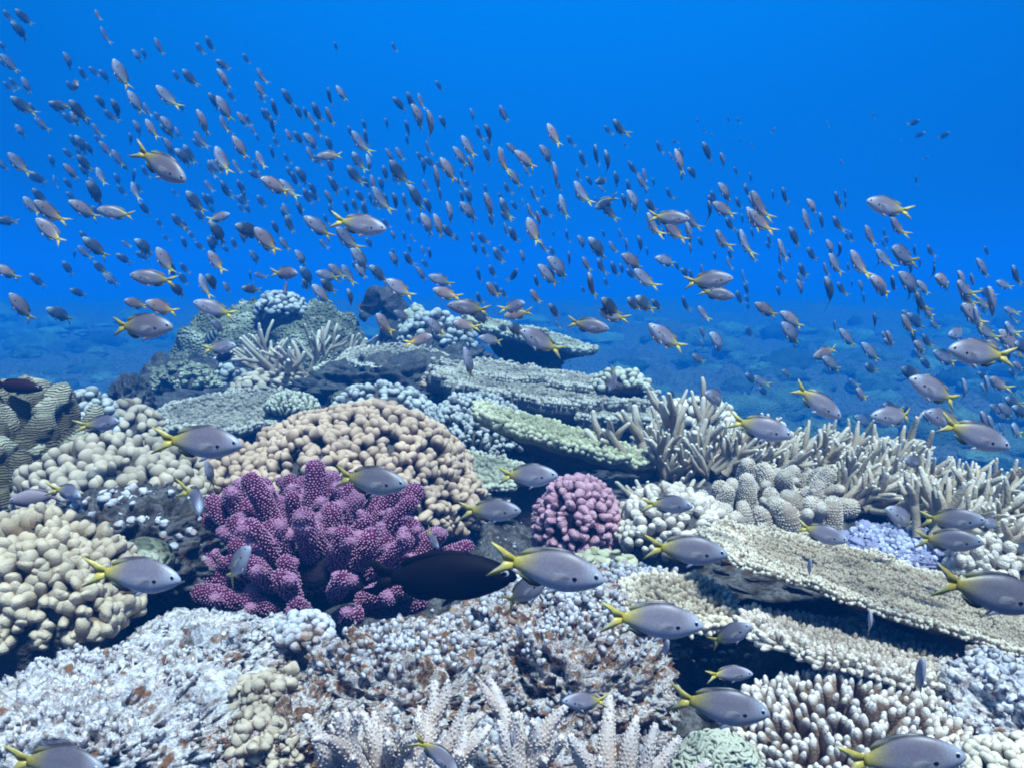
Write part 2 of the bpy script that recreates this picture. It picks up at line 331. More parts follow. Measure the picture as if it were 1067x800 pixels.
# ------------------------------------------------------------------ coral makers
def knob_coral(name, label, px, py, d, wpx, hpx, n, kr, kl, mat, seed, depth=.8, up=.35, ecc=.5, zmin=0., lob=.15, tmpl=KNOB, cat='coral', base='mat_base', jit=.25, group=None, nz=.1):
    rng = rs(seed); c = at(px, py, d); s = d/F; a = wpx*s/2; h = hpx*s; S = np.array([a, a*depth, h])
    D = dome_pts(n, rng, zmin, .8); k = 1+lob*fbm(D*1.7+seed, 3); P = c+D*k[:, None]*S; N = nrm(D/S)
    dr = nrm(N*(1-up)+np.array([0, 0, up])+rng.normal(0, jit, D.shape)); R = kr*rng.uniform(.72, 1.25, n); L = kl*rng.uniform(.75, 1.25, n)
    t = thing(name, c, label, cat, group)
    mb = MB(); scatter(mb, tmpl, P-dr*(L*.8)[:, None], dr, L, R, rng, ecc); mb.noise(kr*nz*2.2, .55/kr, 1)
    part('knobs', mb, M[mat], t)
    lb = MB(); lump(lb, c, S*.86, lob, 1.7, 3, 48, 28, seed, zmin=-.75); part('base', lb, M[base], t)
    return t
def ribbon_coral(*a, **k): return knob_coral(*a, **k)

def plate(name, label, px, py, d, wpx, vpx, mat, seed, ratio=.7, roll=0., bud=(.0045, .011), nb=1600, thick=.012, stalk=.12, under='table_under', rag=.12, cup=.04, cat='coral', stalk_at=(0, .15), group=None, tilt=None, rim=1.3, rimbuds=True):
    rng = rs(seed); c = at(px, py, d); s = d/F; a = wpx*s/2; b = a*ratio; v = vpx*s/2; eps = (py-300)/F
    al = tilt if tilt is not None else math.asin(min(.95, v/b))-eps; ro = math.radians(roll)
    def tf(L):                               # plate space to world: tilt the front edge down, roll to the side
        x, y, z = L[..., 0], L[..., 1], L[..., 2]
        y2 = y*math.cos(al)-z*math.sin(al); z2 = y*math.sin(al)+z*math.cos(al)
        return c+np.stack([x*math.cos(ro)-z2*math.sin(ro), y2, x*math.sin(ro)+z2*math.cos(ro)], -1)
    def out(th): 
        q = np.stack([np.cos(th), np.sin(th), np.full_like(th, seed*.7)], -1)
        return 1+rag*fbm(q*2.2, 4, .6)
    def top(r, th): x = r*np.cos(th); y = r*np.sin(th); q = np.stack([x*5, y*5, np.full_like(x, seed)], -1); return a*(cup*r*r+.03*fbm(q*.8, 3))
    na, nr = 120, 26; th = np.arange(na)*2*np.pi/na; o = out(th); rr = np.linspace(0, 1, nr)
    Vt = []; 
    for r in rr: Vt.append(np.stack([a*r*o*np.cos(th), b*r*o*np.sin(th), top(r*o, th)], -1))
    e = np.stack([a*1.0*o*np.cos(th), b*1.0*o*np.sin(th), top(o, th)], -1)
    Vt.append(e*np.array([1.012, 1.012, 1])-np.array([0, 0, thick*.5])); Vt.append(e-np.array([0, 0, thick]))
    k = len(Vt)
    for r in np.linspace(.93, 0, 10): Vt.append(np.stack([a*r*o*np.cos(th), b*r*o*np.sin(th), top(r*o, th)-thick-.5*stalk*(1-r)**1.6], -1))
    V = np.concatenate(Vt); n = len(Vt); i, j = np.meshgrid(np.arange(n-1), np.arange(na), indexing='ij'); i = i.ravel(); j = j.ravel(); j2 = (j+1) % na
    t = thing(name, c, label, cat, group)
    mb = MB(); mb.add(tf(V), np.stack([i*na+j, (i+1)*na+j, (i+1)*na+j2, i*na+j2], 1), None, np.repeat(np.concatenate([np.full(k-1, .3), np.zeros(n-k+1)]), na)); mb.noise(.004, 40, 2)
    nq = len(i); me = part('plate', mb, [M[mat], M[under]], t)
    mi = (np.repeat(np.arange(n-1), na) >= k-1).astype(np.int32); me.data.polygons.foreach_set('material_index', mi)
    br, bl = bud; u = np.sqrt(rng.uniform(0, 1, nb)); ph = rng.uniform(0, 2*np.pi, nb); oo = out(ph)
    L = np.stack([a*u*oo*np.cos(ph), b*u*oo*np.sin(ph), top(u*oo, ph)-.002], -1); dirs = np.stack([.25*np.cos(ph)*u, .25*np.sin(ph)*u, np.ones(nb)], -1)+rng.normal(0, .22, (nb, 3))
    fade = np.where(u > .82, 1., .62); bm = MB(); p0 = tf(L); dw = tf(L+dirs*.01)-p0
    scatter(bm, BUD, p0, dw, bl*rng.uniform(.6, 1.25, nb), br*rng.uniform(.8, 1.25, nb), rng, .3, .0, 1.)
    bm.A[-1] *= np.repeat(fade*rng.uniform(.7, 1.1, nb), len(BUD[0]))
    if rimbuds:
        nr_ = int(2*math.pi*math.sqrt((a*a+b*b)/2)/(br*1.25)); ph = np.linspace(0, 2*np.pi, nr_)+rng.normal(0, .01, nr_); oo = out(ph)
        for lay in range(2):
            L = np.stack([a*oo*np.cos(ph), b*oo*np.sin(ph), top(oo, ph)-min(thick, .016)*(.15+.5*lay)], -1); dirs = np.stack([np.cos(ph), np.sin(ph), np.full(nr_, .55-.5*lay)], -1)+rng.normal(0, .25, (nr_, 3))
            p0 = tf(L); dw = tf(L+dirs*.01)-p0; scatter(bm, BUD, p0-nrm(dw)*bl*.35, dw, bl*rim*rng.uniform(.6, 1.3, nr_), br*(.6+.4*rim)*rng.uniform(.8, 1.3, nr_), rng, .3, .3, 1.)
    part('branchlets', bm, M[mat], t, kind='stuff')
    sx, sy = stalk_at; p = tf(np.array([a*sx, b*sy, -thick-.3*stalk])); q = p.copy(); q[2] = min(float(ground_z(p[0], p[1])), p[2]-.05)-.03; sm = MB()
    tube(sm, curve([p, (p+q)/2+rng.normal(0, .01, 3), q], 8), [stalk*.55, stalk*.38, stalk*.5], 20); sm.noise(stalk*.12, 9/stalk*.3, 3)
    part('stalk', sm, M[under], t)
    return t

def stag_tree(mb, p, d, L, r, lev, rng, bend=.25, wart=None, kids=(2, 4), ns=8, taper=.62):
    d = nrm(d); n = 7; pts = [p]; dd = d
    for k in range(3):
        dd = nrm(dd+np.array([0, 0, bend*.5])+rng.normal(0, .16, 3)); pts.append(pts[-1]+dd*L/3)
    C = curve(pts, n); rad = [r, r*.95, r*(.55+.5*taper), r*taper]; res = tube(mb, C, rad, ns, .15 if lev else 0., 1.)
    if wart: warts(mb, res, rng, *wart)
    if lev > 0:
        for q in range(rng.randint(*kids)):
            f = rng.uniform(.3, .85); k = int(f*(n-1)); ax = nrm(C[min(k+1, n-1)]-C[max(k-1, 0)]); side = nrm(np.cross(ax, rng.normal(size=3)))
            ang = rng.uniform(.5, .95); stag_tree(mb, C[k], ax*math.cos(ang)+side*math.sin(ang)+np.array([0, 0, .2]), L*rng.uniform(.38, .62), r*rng.uniform(.68, .85), lev-1, rng, bend, wart, kids, ns, taper)
def staghorn(name, label, px, py, d, spread, n, L, r, mat, seed, lean=(0, 0, .5), lev=1, fan=1.0, wart=None, group=None, kids=(2, 4), bend=.25, zoff=0, ns=8, yscale=.6, taper=.62):
    # every main branch with its twigs is one part of the colony
    rng = rs(seed); c = at(px, py, d); c = c+np.array([0, 0, zoff]); t = thing(name, c, label, 'coral', group); s = d/F
    for k in range(n):
        th = 2*np.pi*(k+rng.uniform(0, 1))/n*2.4; u = math.sqrt((k+.5)/n); off = np.array([math.cos(th)*u*spread*s, math.sin(th)*u*spread*s*yscale, 0])
        dr = nrm(np.array([math.cos(th)*u*fan, math.sin(th)*u*fan*.8, .55])+np.array(lean)+rng.normal(0, .22, 3)); mb = MB()
        stag_tree(mb, c+off, dr, L*rng.uniform(.7, 1.25), r*rng.uniform(.8, 1.2), lev, rng, bend, wart, kids, ns, taper); mb.noise(r*.22, .45/r, 2, seed); part('branch', mb, M[mat], t)
    return t

# ------------------------------------------------------------------ the reef, near to far
# bottom left: pale dead rock
def rock(name, label, px, py, d, wpx, dep, h, mat, seed, amp=.25, freq=1.8, ridged=False, nod=0, cat='rock', nu=180, nv=90, group=None, fine=.02, z=None, nodmat='white_nodule', nodr=.007, yaw=0, pit=0.):
    rng = rs(seed); c = at(px, py, d); a = wpx*d/F/2
    if z is not None: c[2] = z
    t = thing(name, c, label, cat, group); mb = MB(); lump(mb, c, (a, dep, h), amp, freq, 6, nu, nv, seed*1.37, ridged, -.7, 0, fine, 22, pit); part('rock', mb, M[mat], t)
    if nod:
        V = mb.verts(); N = V-c; V = V[N[:, 2] > .12*h]; w = rng.choice(len(V), nod); nzv = perlin(V[w]*11+seed); w = w[nzv > -.12]; nm = MB(); Dn = nrm((V[w]-c)/np.array([a*a, dep*dep, h*h]))
        R = nodr*rng.uniform(.5, 1.5, len(w)); scatter(nm, KNOB if nod < 900 else BUD, V[w]-Dn*(R*.6)[:, None]+rng.normal(0, .002, (len(w), 3)), Dn+rng.normal(0, .4, Dn.shape), R*2.2, R, rng, .5); nm.noise(nodr*.55, .5/nodr, 2)
        part('nodules', nm, M[nodmat], t, kind='stuff')
    return t
rock('dead_coral_rock', 'broad pale grey dead coral rock in the bottom left corner', 85, 800, .93, 330, .17, .098, 'pale_rock', 3, .24, 2.4, False, 1600, fine=.06, pit=.22, nodr=.0026, nu=300, nv=150)
rock('pale_reef_boulder', 'pale lilac boulder between the purple coral and the pale dead rock', 205, 705, 1.14, 220, .15, .062, 'pale_rock', 5, .24, 2.4, False, 800, fine=.06, pit=.2, nodr=.0026)
rock('smooth_grey_rock', 'small smooth grey rock beside the beige nodules, bottom left', 222, 733, .98, 90, .05, .035, 'pale_rock', 6, .15, 1.2, False, 0, fine=0.)
rock('nodule_crusted_rock', 'brown rock with small round beige nodules under the purple coral', 275, 778, .96, 150, .09, .062, 'crust_rock', 11, .25, 2.2, False, 850, fine=.07, pit=.2, nodr=.0048, nodmat='beige')
knob_coral('small_tuft_coral', 'little white knobbed coral tuft on the pale rock, bottom left', 120, 742, .93, 34, 16, 40, .0052, .013, 'white_nodule', 12, .9, .4)
knob_coral('brown_tuft_coral', 'little brown knobbed coral at the left foot of the pale rock', 40, 762, .88, 46, 16, 60, .0052, .013, 'finger', 13, .9, .4)
# centre: encrusted shelf
rock('encrusted_rock_shelf', 'rock shelf crusted white and rust brown in front of the dark fish', 425, 735, 1.10, 250, .13, .10, 'crust_rock', 21, .25, 2.2, False, 1500, fine=.07, pit=.2, nodr=.0034)
rock('encrusted_rock_block', 'rock block crusted with white nodules below the pair of yellow tailed fish', 592, 712, 1.15, 205, .15, .115, 'crust_rock', 24, .25, 2.2, False, 1500, fine=.07, pit=.2, nodr=.0034)
rock('encrusted_rock_ledge', 'low crusted ledge behind the front staghorn coral at the bottom edge', 520, 800, .99, 400, .07, .04, 'crust_rock', 27, .25, 2.1, False, 1200, fine=.07, pit=.2, nodr=.0034)
rock('nodule_covered_rock', 'blue white nodule covered rock right of the dark fish', 610, 640, 1.33, 260, .18, .055, 'crust_rock', 29, .2, 1.9, False, 2600, fine=.07, pit=.2, nodr=.0044)
knob_coral('white_nodule_cluster', 'small tuft of white nodules at the dark hollow below the purple coral', 318, 660, 1.16, 60, 22, 60, .007, .016, 'white_nodule', 31, .9, .4)
knob_coral('lime_crust_coral', 'small lime green crust on the rubble below the pink coral', 628, 588, 1.45, 66, 14, 30, .011, .014, 'limegreen', 33, .5, .5, .5)
# left side corals
knob_coral('pale_finger_coral', 'large pale yellow coral of stubby lobes at the left edge', 40, 650, 1.22, 200, 112, 620, .0082, .036, 'yellow', 41, .8, .15, .6, .05, .18, KNOB, nz=.16)
knob_coral('lobed_finger_coral', 'greenish beige coral of fat rounded fingers left of the tan coral', 128, 535, 1.75, 200, 78, 460, .0112, .038, 'beige', 43, .8, .35, .4, .0, .15)
rock('small_dome_coral', 'small smooth greenish dome coral beside the pale yellow coral', 150, 585, 1.32, 60, .05, .036, 'mound', 45, .06, 1.5, False, 0, cat='coral', fine=0.)
rock('grey_rubble_rock', 'grey broken rock between the lobed corals and the purple coral', 135, 575, 1.5, 150, .12, .075, 'ground', 47, .3, 2.2, True, 160, fine=.05, nodr=.005)
def lobes(name, label, px, py, d, L, mat, seed, cat='coral'):
    c = at(px, py, d); s = d/F; t = thing(name, c, label, cat)
    for k, (dx, dy, w, h, ln) in enumerate(L):
        mb = MB(); b = at(px+dx, py+dy, d-.0035*(dy+20)); tp = at(px+dx+ln, py+dy-h, d-.0035*(dy+20)+.03)
        tube(mb, curve([b-np.array([0, 0, .08]), (b+tp)/2, tp], 34), [w*s*.52, w*s*.56, w*s*.5, w*s*.36], 40, .0, 1., 1.5)
        mb.noise(.02, 13, 3, seed+k)
        part('lobe', mb, M[mat], t)
    return t
lobes('ridged_lobe_coral', 'brown green coral of tall ridged lobes at the left edge', 35, 500, 1.9,
      [(-60, -14, 34, 80, 2), (-36, -16, 32, 82, -4), (-8, -20, 36, 80, 4), (20, -16, 34, 70, 10), (44, -6, 30, 60, 16), (-48, 8, 30, 66, 4), (-24, 6, 30, 74, -2), (2, 4, 32, 76, 12), (28, 8, 28, 52, 20), (-34, 26, 30, 60, 6), (-8, 26, 28, 52, 10), (16, 28, 26, 48, 22), (-54, 34, 28, 50, 2), (58, 14, 24, 34, 12)], 'brown', 51)
knob_coral('low_bushy_coral', 'low blue grey bushy coral just behind the ridged coral', 88, 447, 2.25, 90, 40, 120, .011, .028, 'bluebush', 53, .8)
knob_coral('brown_stub_coral', 'stubby dark coral below the left end of the pale plate', 135, 455, 2.3, 70, 36, 70, .013, .03, 'beige', 54, .8)

# the big tan coral
knob_coral('tan_knob_coral', 'large tan coral of packed worm like knobs behind the purple coral', 370, 526, 1.95, 262, 103, 1800, .0086, .032, 'tan', 61, .85, .15, .95, -.15, .12)
knob_coral('tan_side_coral', 'lower left shoulder of tan knobs beside the lobed beige coral', 262, 525, 1.85, 130, 62, 360, .0098, .03, 'tan', 63, .8, .25, .5, -.05, .15)
# the purple branching coral: every thick branch a part
def cauliflower(name, label, px, py, d, wpx, hpx, n, r, mat, seed, zmin=-.15, wart=(.0054, .0021, .0030, .3, 1.0, .2), depth=.8, flat=1.3, nubs=(2, 5), root=.45, upw=.15, group=None):
    # thick stubby branches with lobed ends, each one a part
    rng = rs(seed); c = at(px, py, d); s = d/F; a = wpx*s/2; h = hpx*s; S = np.array([a, a*depth, h]); D = dome_pts(n, rng, zmin, 1.3); t = thing(name, c, label, 'coral', group)
    inner = dome_pts(int(n*.45), rng, .1, 1.5)*.74; D = np.concatenate([D, inner])
    for k in range(len(D)):
        k0 = 1+rng.normal()*.09; e = c+D[k]*S*k0; b = c+D[k]*S*root-np.array([0, 0, upw*h*.5]); rr = r*rng.uniform(.72, 1.25); mb = MB(); ax = nrm(e-b+np.array([0, 0, upw*h])); e = b+ax*np.linalg.norm(e-b)
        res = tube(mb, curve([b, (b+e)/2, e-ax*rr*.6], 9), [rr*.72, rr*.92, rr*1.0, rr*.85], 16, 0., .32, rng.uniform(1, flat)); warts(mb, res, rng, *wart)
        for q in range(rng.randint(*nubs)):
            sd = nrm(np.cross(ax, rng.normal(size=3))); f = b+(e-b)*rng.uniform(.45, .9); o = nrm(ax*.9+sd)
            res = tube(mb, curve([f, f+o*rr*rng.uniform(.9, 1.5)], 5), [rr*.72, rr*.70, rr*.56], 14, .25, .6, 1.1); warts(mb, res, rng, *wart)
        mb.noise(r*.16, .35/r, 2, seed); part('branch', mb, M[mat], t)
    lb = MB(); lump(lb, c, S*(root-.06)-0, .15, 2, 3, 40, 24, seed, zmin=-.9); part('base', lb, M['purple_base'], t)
    return t
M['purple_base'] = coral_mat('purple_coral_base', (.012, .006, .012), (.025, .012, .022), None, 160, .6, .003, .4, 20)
cauliflower('purple_coral', 'big dark purple branching coral with white dotted stubby branches', 331, 590, 1.47, 288, 96, 56, .0172, 'purple', 71, -.5, (.0054, .0019, .0030, .3, 1.0, .12), depth=.8, root=.5, upw=.3, nubs=(1, 4), flat=1.1)
knob_coral('pink_coral', 'round pink cauliflower coral right of the tan coral', 601, 545, 1.62, 88, 50, 230, .0078, .032, 'pink', 73, .9, .0, .45, -.55, .08, KNOB, 'coral', 'purple_base', .2, nz=.22)

# right side
rock('reef_ridge_rock', 'dark rock ridge under the cream staghorn thickets', 830, 560, 1.95, 400, .5, .10, 'ground', 75, .2, 1.8, True, 0, fine=.04, z=-.57)
def columns(name, label, items, d, mat, seed, r):
    rng = rs(seed); c = at(items[0][0], items[0][1], d); t = thing(name, c, label, 'coral')
    for (px, py, hpx, dd, lx) in items:
        b = at(px, py, d+dd); s = (d+dd)/F; tp = b+np.array([lx*s, rng.uniform(-.02, .02), hpx*s]); rr = r*rng.uniform(.8, 1.25); mb = MB()
        res = tube(mb, curve([b-np.array([0, 0, .04]), (b+tp)/2+rng.normal(0, .004, 3), tp+np.array([rng.normal(0, .012), rng.normal(0, .012), -rr*.7])], 12), [rr*1.1, rr*1.1, rr, rr*.8], 18, 0, .6, 1.15)
        if rng.rand() < .5:
            o = nrm(np.array([rng.normal(), -abs(rng.normal()), 1.0])); f = b+(tp-b)*.4; tube(mb, curve([f, f+o*rr*2.2], 5), [rr*.8, rr*.75, rr*.6], 14, .2, .7)
        mb.noise(rr*.16, .4/rr, 2, seed); warts(mb, res, rng, .0052, .0021, .0042, .8, .95, .55); part('column', mb, M[mat], t)
    return t
rng = rs(81); cols = []
for row, (y0, dd, n, x0, x1, h) in enumerate([(522, .20, 7, 765, 850, 32), (535, .13, 9, 742, 866, 36), (547, .06, 9, 730, 874, 36), (558, 0, 9, 725, 872, 30)]):
    for k in range(n): cols.append((x0+(x1-x0)*(k+.5)/n+rng.uniform(-5, 5), y0+rng.uniform(-4, 4), 1.1*h*rng.uniform(.75, 1.3), dd, rng.uniform(-6, 8)))
columns('column_coral', 'cream coral of thick upright columns above the big table coral', cols, 1.62, 'column', 82, .0165)
knob_coral('stubby_column_coral', 'pale stubby coral knobs between the pink coral and the cream columns', 700, 562, 1.6, 120, 54, 260, .0085, .034, 'column', 84, .8, .4, .35)
knob_coral('round_knob_dome', 'dome of rounded grey knobs behind the tall staghorn branches', 725, 455, 2.75, 96, 42, 150, .0145, .034, 'stag', 86, .8, .2, .3)
staghorn('tall_staghorn_coral', 'staghorn coral with thick upright branches right of the green plate', 700, 492, 2.25, 42, 14, .18, .0140, 'stag', 91, (-.1, -.1, .3), 1, 1.2, kids=(3, 6), taper=.5)
staghorn('small_staghorn_coral', 'small dull staghorn sprig in shade above the pink coral', 688, 540, 1.95, 16, 6, .10, .0075, 'stag', 92, (-.5, -.1, .3), 1, .9)
staghorn('staghorn_thicket', 'dense cream staghorn thicket slanting right behind the columns', 826, 490, 2.02, 104, 110, .105, .0090, 'stag', 93, (1.5, -.15, .12), 1, .7, kids=(4, 8), bend=.12, taper=.5)
staghorn('low_staghorn_thicket', 'tangle of cream staghorn under the tall branches beside the green plate', 750, 500, 2.15, 72, 50, .115, .0092, 'stag', 94, (.6, -.2, .1), 1, .9, kids=(4, 7), bend=.12, taper=.5)
staghorn('right_staghorn_thicket', 'cream staghorn thicket fanning out over the drop at the right', 938, 524, 1.70, 80, 100, .092, .0078, 'stag', 95, (1.4, -.15, .08), 1, .8, kids=(4, 8), bend=.12, taper=.5)
staghorn('edge_staghorn_thicket', 'flat cream staghorn branches at the right edge of the photo', 1020, 566, 1.45, 66, 46, .10, .008, 'stag', 96, (1.0, -.15, .05), 1, .8, kids=(4, 7), bend=.1, taper=.5)
rock('lilac_crust_coral', 'lilac blue crusted lump behind the big table coral', 935, 590, 1.52, 140, .13, .06, 'lilac', 98, .25, 2.4, False, 900, 'coral', fine=.07, nodmat='lilac', nodr=.0042)
knob_coral('round_white_knobs', 'cluster of round white knobs at the right edge above the table coral', 1040, 594, 1.38, 100, 40, 170, .0078, .028, 'column', 99, .7, .4, .4)
# tables on the right
plate('big_table_coral', 'largest cream table coral, tilted down to the right edge', 968, 622, 1.22, 480, 84, 'table', 101, .42, -15, (.0025, .0065), 10500, .010, .10, stalk_at=(.15, .45), rag=.07, cup=.02, rim=1.35)
plate('shaded_table_coral', 'smaller table coral with pale buds in the shade under the big one', 912, 680, 1.10, 262, 54, 'column', 103, .6, -12, (.0040, .015), 2000, .012, .07, stalk_at=(0, .3), rag=.1, cup=.02)
plate('small_plate_coral', 'small white budded plate coral left of the big table coral', 705, 624, 1.2, 112, 50, 'table', 105, .8, -4, (.0044, .013), 620, .012, .06, rag=.12, cup=.0)
def finger_bed(name, label, x0, x1, y0, y1, d0, d1, n, r, l, mat, seed, h=.0, lean=(0, -.2, 1), slope=0.):
    rng = rs(seed); c = at((x0+x1)/2, (y0+y1)/2, (d0+d1)/2); a = (x1-x0)*((d0+d1)/2)/F/2; t = thing(name, c, label, 'coral'); k = 0; P = []
    u = dome_pts(n, rng, .0, 1.); D = u*np.array([a, abs(d1-d0)/2, (y1-y0)*.5*d0/F*.8]); P = c+D; dr = nrm(u*np.array([.5, .4, .3])+np.array(lean)+rng.normal(0, .15, u.shape))
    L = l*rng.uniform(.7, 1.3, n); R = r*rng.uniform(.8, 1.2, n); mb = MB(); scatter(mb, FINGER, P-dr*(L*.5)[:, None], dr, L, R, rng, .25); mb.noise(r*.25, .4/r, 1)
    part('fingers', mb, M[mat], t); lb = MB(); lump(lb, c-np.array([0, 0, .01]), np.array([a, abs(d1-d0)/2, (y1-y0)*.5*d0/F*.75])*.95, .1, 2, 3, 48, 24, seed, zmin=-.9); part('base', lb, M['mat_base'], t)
    return t
finger_bed('finger_coral', 'bed of stubby brown coral fingers with white tips, bottom right', 760, 1000, 716, 830, .88, 1.08, 640, .0054, .040, 'finger', 107)
finger_bed('small_finger_coral', 'small clump of white tipped fingers above the bottom right bed', 905, 1040, 722, 775, .95, 1.08, 170, .0054, .036, 'finger', 108)
knob_coral('pale_corner_coral', 'smooth pale coral in the bottom right corner', 1050, 815, .85, 120, 45, 260, .005, .012, 'table', 109, .8)
def torus(R, r, n=14, m=6):
    a = np.arange(n)*2*np.pi/n; b = np.arange(m)*2*np.pi/m; A, B = np.meshgrid(a, b, indexing='ij'); V = np.stack([(R+r*np.cos(B))*np.cos(A), (R+r*np.cos(B))*np.sin(A), r*np.sin(B)+.1], -1).reshape(-1, 3)
    i, j = np.meshgrid(np.arange(n), np.arange(m), indexing='ij'); i = i.ravel(); j = j.ravel(); return V, np.stack([i*m+j, ((i+1) % n)*m+j, ((i+1) % n)*m+(j+1) % m, i*m+(j+1) % m], 1), np.zeros((0, 3), int), np.full(len(V), .8)
knob_coral('netted_coral', 'small netted pale green coral beside the bottom right fingers', 745, 802, .92, 96, 42, 300, .0056, .0056, 'greentuft', 110, .6, .0, .35, 0., .1, torus((.82), .3))
rock('right_edge_rubble', 'pale rubble lump at the right edge below the table coral', 1045, 745, 1.0, 130, .09, .055, 'pale_rock', 111, .3, 2.4, False, 500, fine=.06, nodr=.0038)
# front staghorn
W = (.0050, .0016, .0026, 1.2, .6, .35)
staghorn('front_staghorn_coral', 'lilac grey staghorn clump at the bottom centre edge', 412, 818, .86, 60, 17, .080, .0095, 'stag_front', 121, (0, -.15, .35), 1, 1.2, W, kids=(1, 3), ns=12, taper=.34)
staghorn('upright_staghorn_coral', 'narrow upright pale staghorn clump just right of bottom centre', 546, 816, .86, 16, 6, .085, .0100, 'stag_front', 123, (0, -.05, 1.2), 1, .6, W, kids=(1, 3), ns=12, taper=.34)
staghorn('leaning_staghorn_coral', 'pale staghorn fingers rising from the bottom edge under the netted coral', 655, 834, .86, 45, 7, .085, .0100, 'stag_front', 125, (.2, -.05, .9), 0, .8, W, ns=12, taper=.34)

# middle distance tables and ledges
plate('green_plate_coral', 'long yellow green plate coral sloping right over a dark hollow', 590, 455, 2.2, 194, 17, 'green_table', 131, .34, -17, (.0075, .016), 800, .03, .14, rag=.1, cup=.02, stalk_at=(-.2, .5))
knob_coral('pale_bushy_coral', 'pale blue bushy coral behind the green plate', 496, 468, 2.5, 134, 56, 900, .0068, .024, 'bluebush', 133, .7, .3)
plate('low_plate_coral', 'small flat pale green plate between the tan and pink corals', 490, 490, 2.05, 110, 34, 'greentuft', 135, .8, -4, (.006, .01), 400, .014, .08, rag=.14)
plate('broad_table_coral', 'broad ragged grey table coral in the middle of the reef', 560, 402, 2.9, 225, 30, 'grey_table', 137, .6, -7, (.0065, .011), 2600, .055, .22, rag=.3, cup=.03, stalk_at=(-.2, .3))
plate('upper_table_coral', 'smaller ragged plate growing on the broad table coral', 520, 388, 3.0, 110, 14, 'grey_table', 139, .6, -6, (.0065, .011), 700, .03, .06, rag=.4, cup=.05, stalk_at=(0, .2))
plate('upper_right_table', 'ragged right hand tier on top of the broad table coral', 606, 398, 2.95, 90, 13, 'grey_table', 140, .6, -5, (.0065, .011), 600, .03, .06, rag=.4, cup=.05, stalk_at=(0, .2))
plate('ledge_table_coral', 'ragged pale ledge below the right end of the broad table', 634, 430, 2.8, 130, 13, 'grey_table', 141, .6, -4, (.007, .013), 1000, .04, .18, rag=.35, cup=.02, stalk_at=(0, .3))
knob_coral('ledge_knob_coral', 'pale knobbly coral on the right tip of the broad table', 645, 402, 2.9, 60, 18, 70, .011, .024, 'greentuft', 142, .7)
plate('grey_table_coral', 'flat grey table coral in front of the arched rock', 415, 374, 3.35, 112, 26, 'grey_table', 143, .7, -3, (.008, .012), 700, .03, .22, rag=.12, cup=.02)
rock('hollow_shade_rock', 'dark rock added as the shade in the hollow under the middle ledges', 575, 468, 3.0, 250, .3, .15, 'dark_rock', 145, .25, 2.0, True, 0, fine=.05)  # added dark mass, makes the hollow below the tables read as shade
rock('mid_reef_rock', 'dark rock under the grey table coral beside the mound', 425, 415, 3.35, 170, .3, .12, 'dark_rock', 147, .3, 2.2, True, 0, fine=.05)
knob_coral('round_tan_knob_coral', 'small round tan knob coral in front of the grey table', 458, 402, 3.05, 36, 20, 60, .011, .024, 'tan', 149, .9)
knob_coral('low_blue_coral', 'low blue grey coral just behind the top of the tan coral', 400, 432, 2.6, 110, 32, 160, .011, .026, 'bluebush', 151, .7)
rock('small_round_coral', 'single small round coral head behind the tan coral', 356, 418, 2.7, 22, .035, .036, 'mound', 152, .05, 1.2, False, 0, 'coral', nu=60, nv=30, fine=0.)
plate('tilted_plate_coral', 'far tilted plate coral hanging over open water with a green rim', 550, 350, 3.9, 130, 11, 'greentuft', 153, .5, -14, (.009, .014), 700, .03, .42, rag=.1, cup=.05, stalk_at=(-.1, .0))
# the mound on the left with what grows on it
def mound(name, label, lumps, mat, seed, cat):
    t = thing(name, at(lumps[0][0], lumps[0][1], lumps[0][2]), label, cat)
    for k, (px, py, d, w, h) in enumerate(lumps):
        mb = MB(); s = d/F; lump(mb, at(px, py, d), (w*s/2, w*s/2*.8, h*s), .16, 2.4, 5, 130, 70, seed+k*3.1, False, -.7, 0, .022, 12); part('lobe', mb, M[mat], t)
    return t
mound('rock_mound', 'high rounded grey green coral mound at the left back of the reef', [(226, 400, 4.1, 106, 70), (266, 394, 4.2, 120, 74), (334, 376, 4.1, 104, 56), (214, 415, 4.0, 70, 48), (356, 390, 4.15, 60, 50), (290, 362, 4.25, 70, 45)], 'mound', 161, 'rock')
knob_coral('low_nodule_coral', 'dull green nodules between the staghorn tangle and the pale plate', 285, 408, 3.4, 90, 22, 120, .015, .03, 'beige', 162, .6)
knob_coral('shaded_bush_coral', 'dark green bushy growth on the dark boulder left of the mound', 190, 400, 3.55, 80, 22, 120, .015, .03, 'mound', 164, .6)
knob_coral('right_foot_coral', 'grey bushy coral between the domed bush and the grey table', 392, 405, 3.35, 60, 22, 120, .013, .028, 'beige', 168, .7)
knob_coral('crowning_knob_coral', 'pale knobbly coral crowning the top of the rounded mound', 293, 325, 4.05, 52, 22, 110, .014, .03, 'bluebush', 163, .9)
mound('dark_boulder', 'dark boulder at the left foot of the rounded mound', [(172, 412, 3.6, 56, 40), (205, 405, 3.7, 64, 34), (150, 422, 3.5, 36, 30)], 'dark_rock', 165, 'rock')
rock('dark_reef_stub', 'small dark rock stub left of the pale plate', 136, 424, 3.0, 30, .08, .08, 'dark_rock', 166, .3, 2.2, True, 0, fine=.05)
knob_coral('pale_nodule_coral', 'pale nodules on the front of the rounded mound', 250, 398, 3.75, 90, 30, 150, .017, .036, 'bluebush', 167, .6)
staghorn('mound_staghorn_coral', 'open staghorn tangle on the right front of the mound', 314, 394, 3.55, 50, 20, .21, .0120, 'stag', 169, (0, -.2, .05), 1, 1.8, kids=(3, 6), bend=.15)
knob_coral('domed_bush_coral', 'yellow green domed bush coral on the mound\'s right foot', 352, 402, 3.5, 60, 27, 240, .0095, .022, 'greentuft', 171, .9)
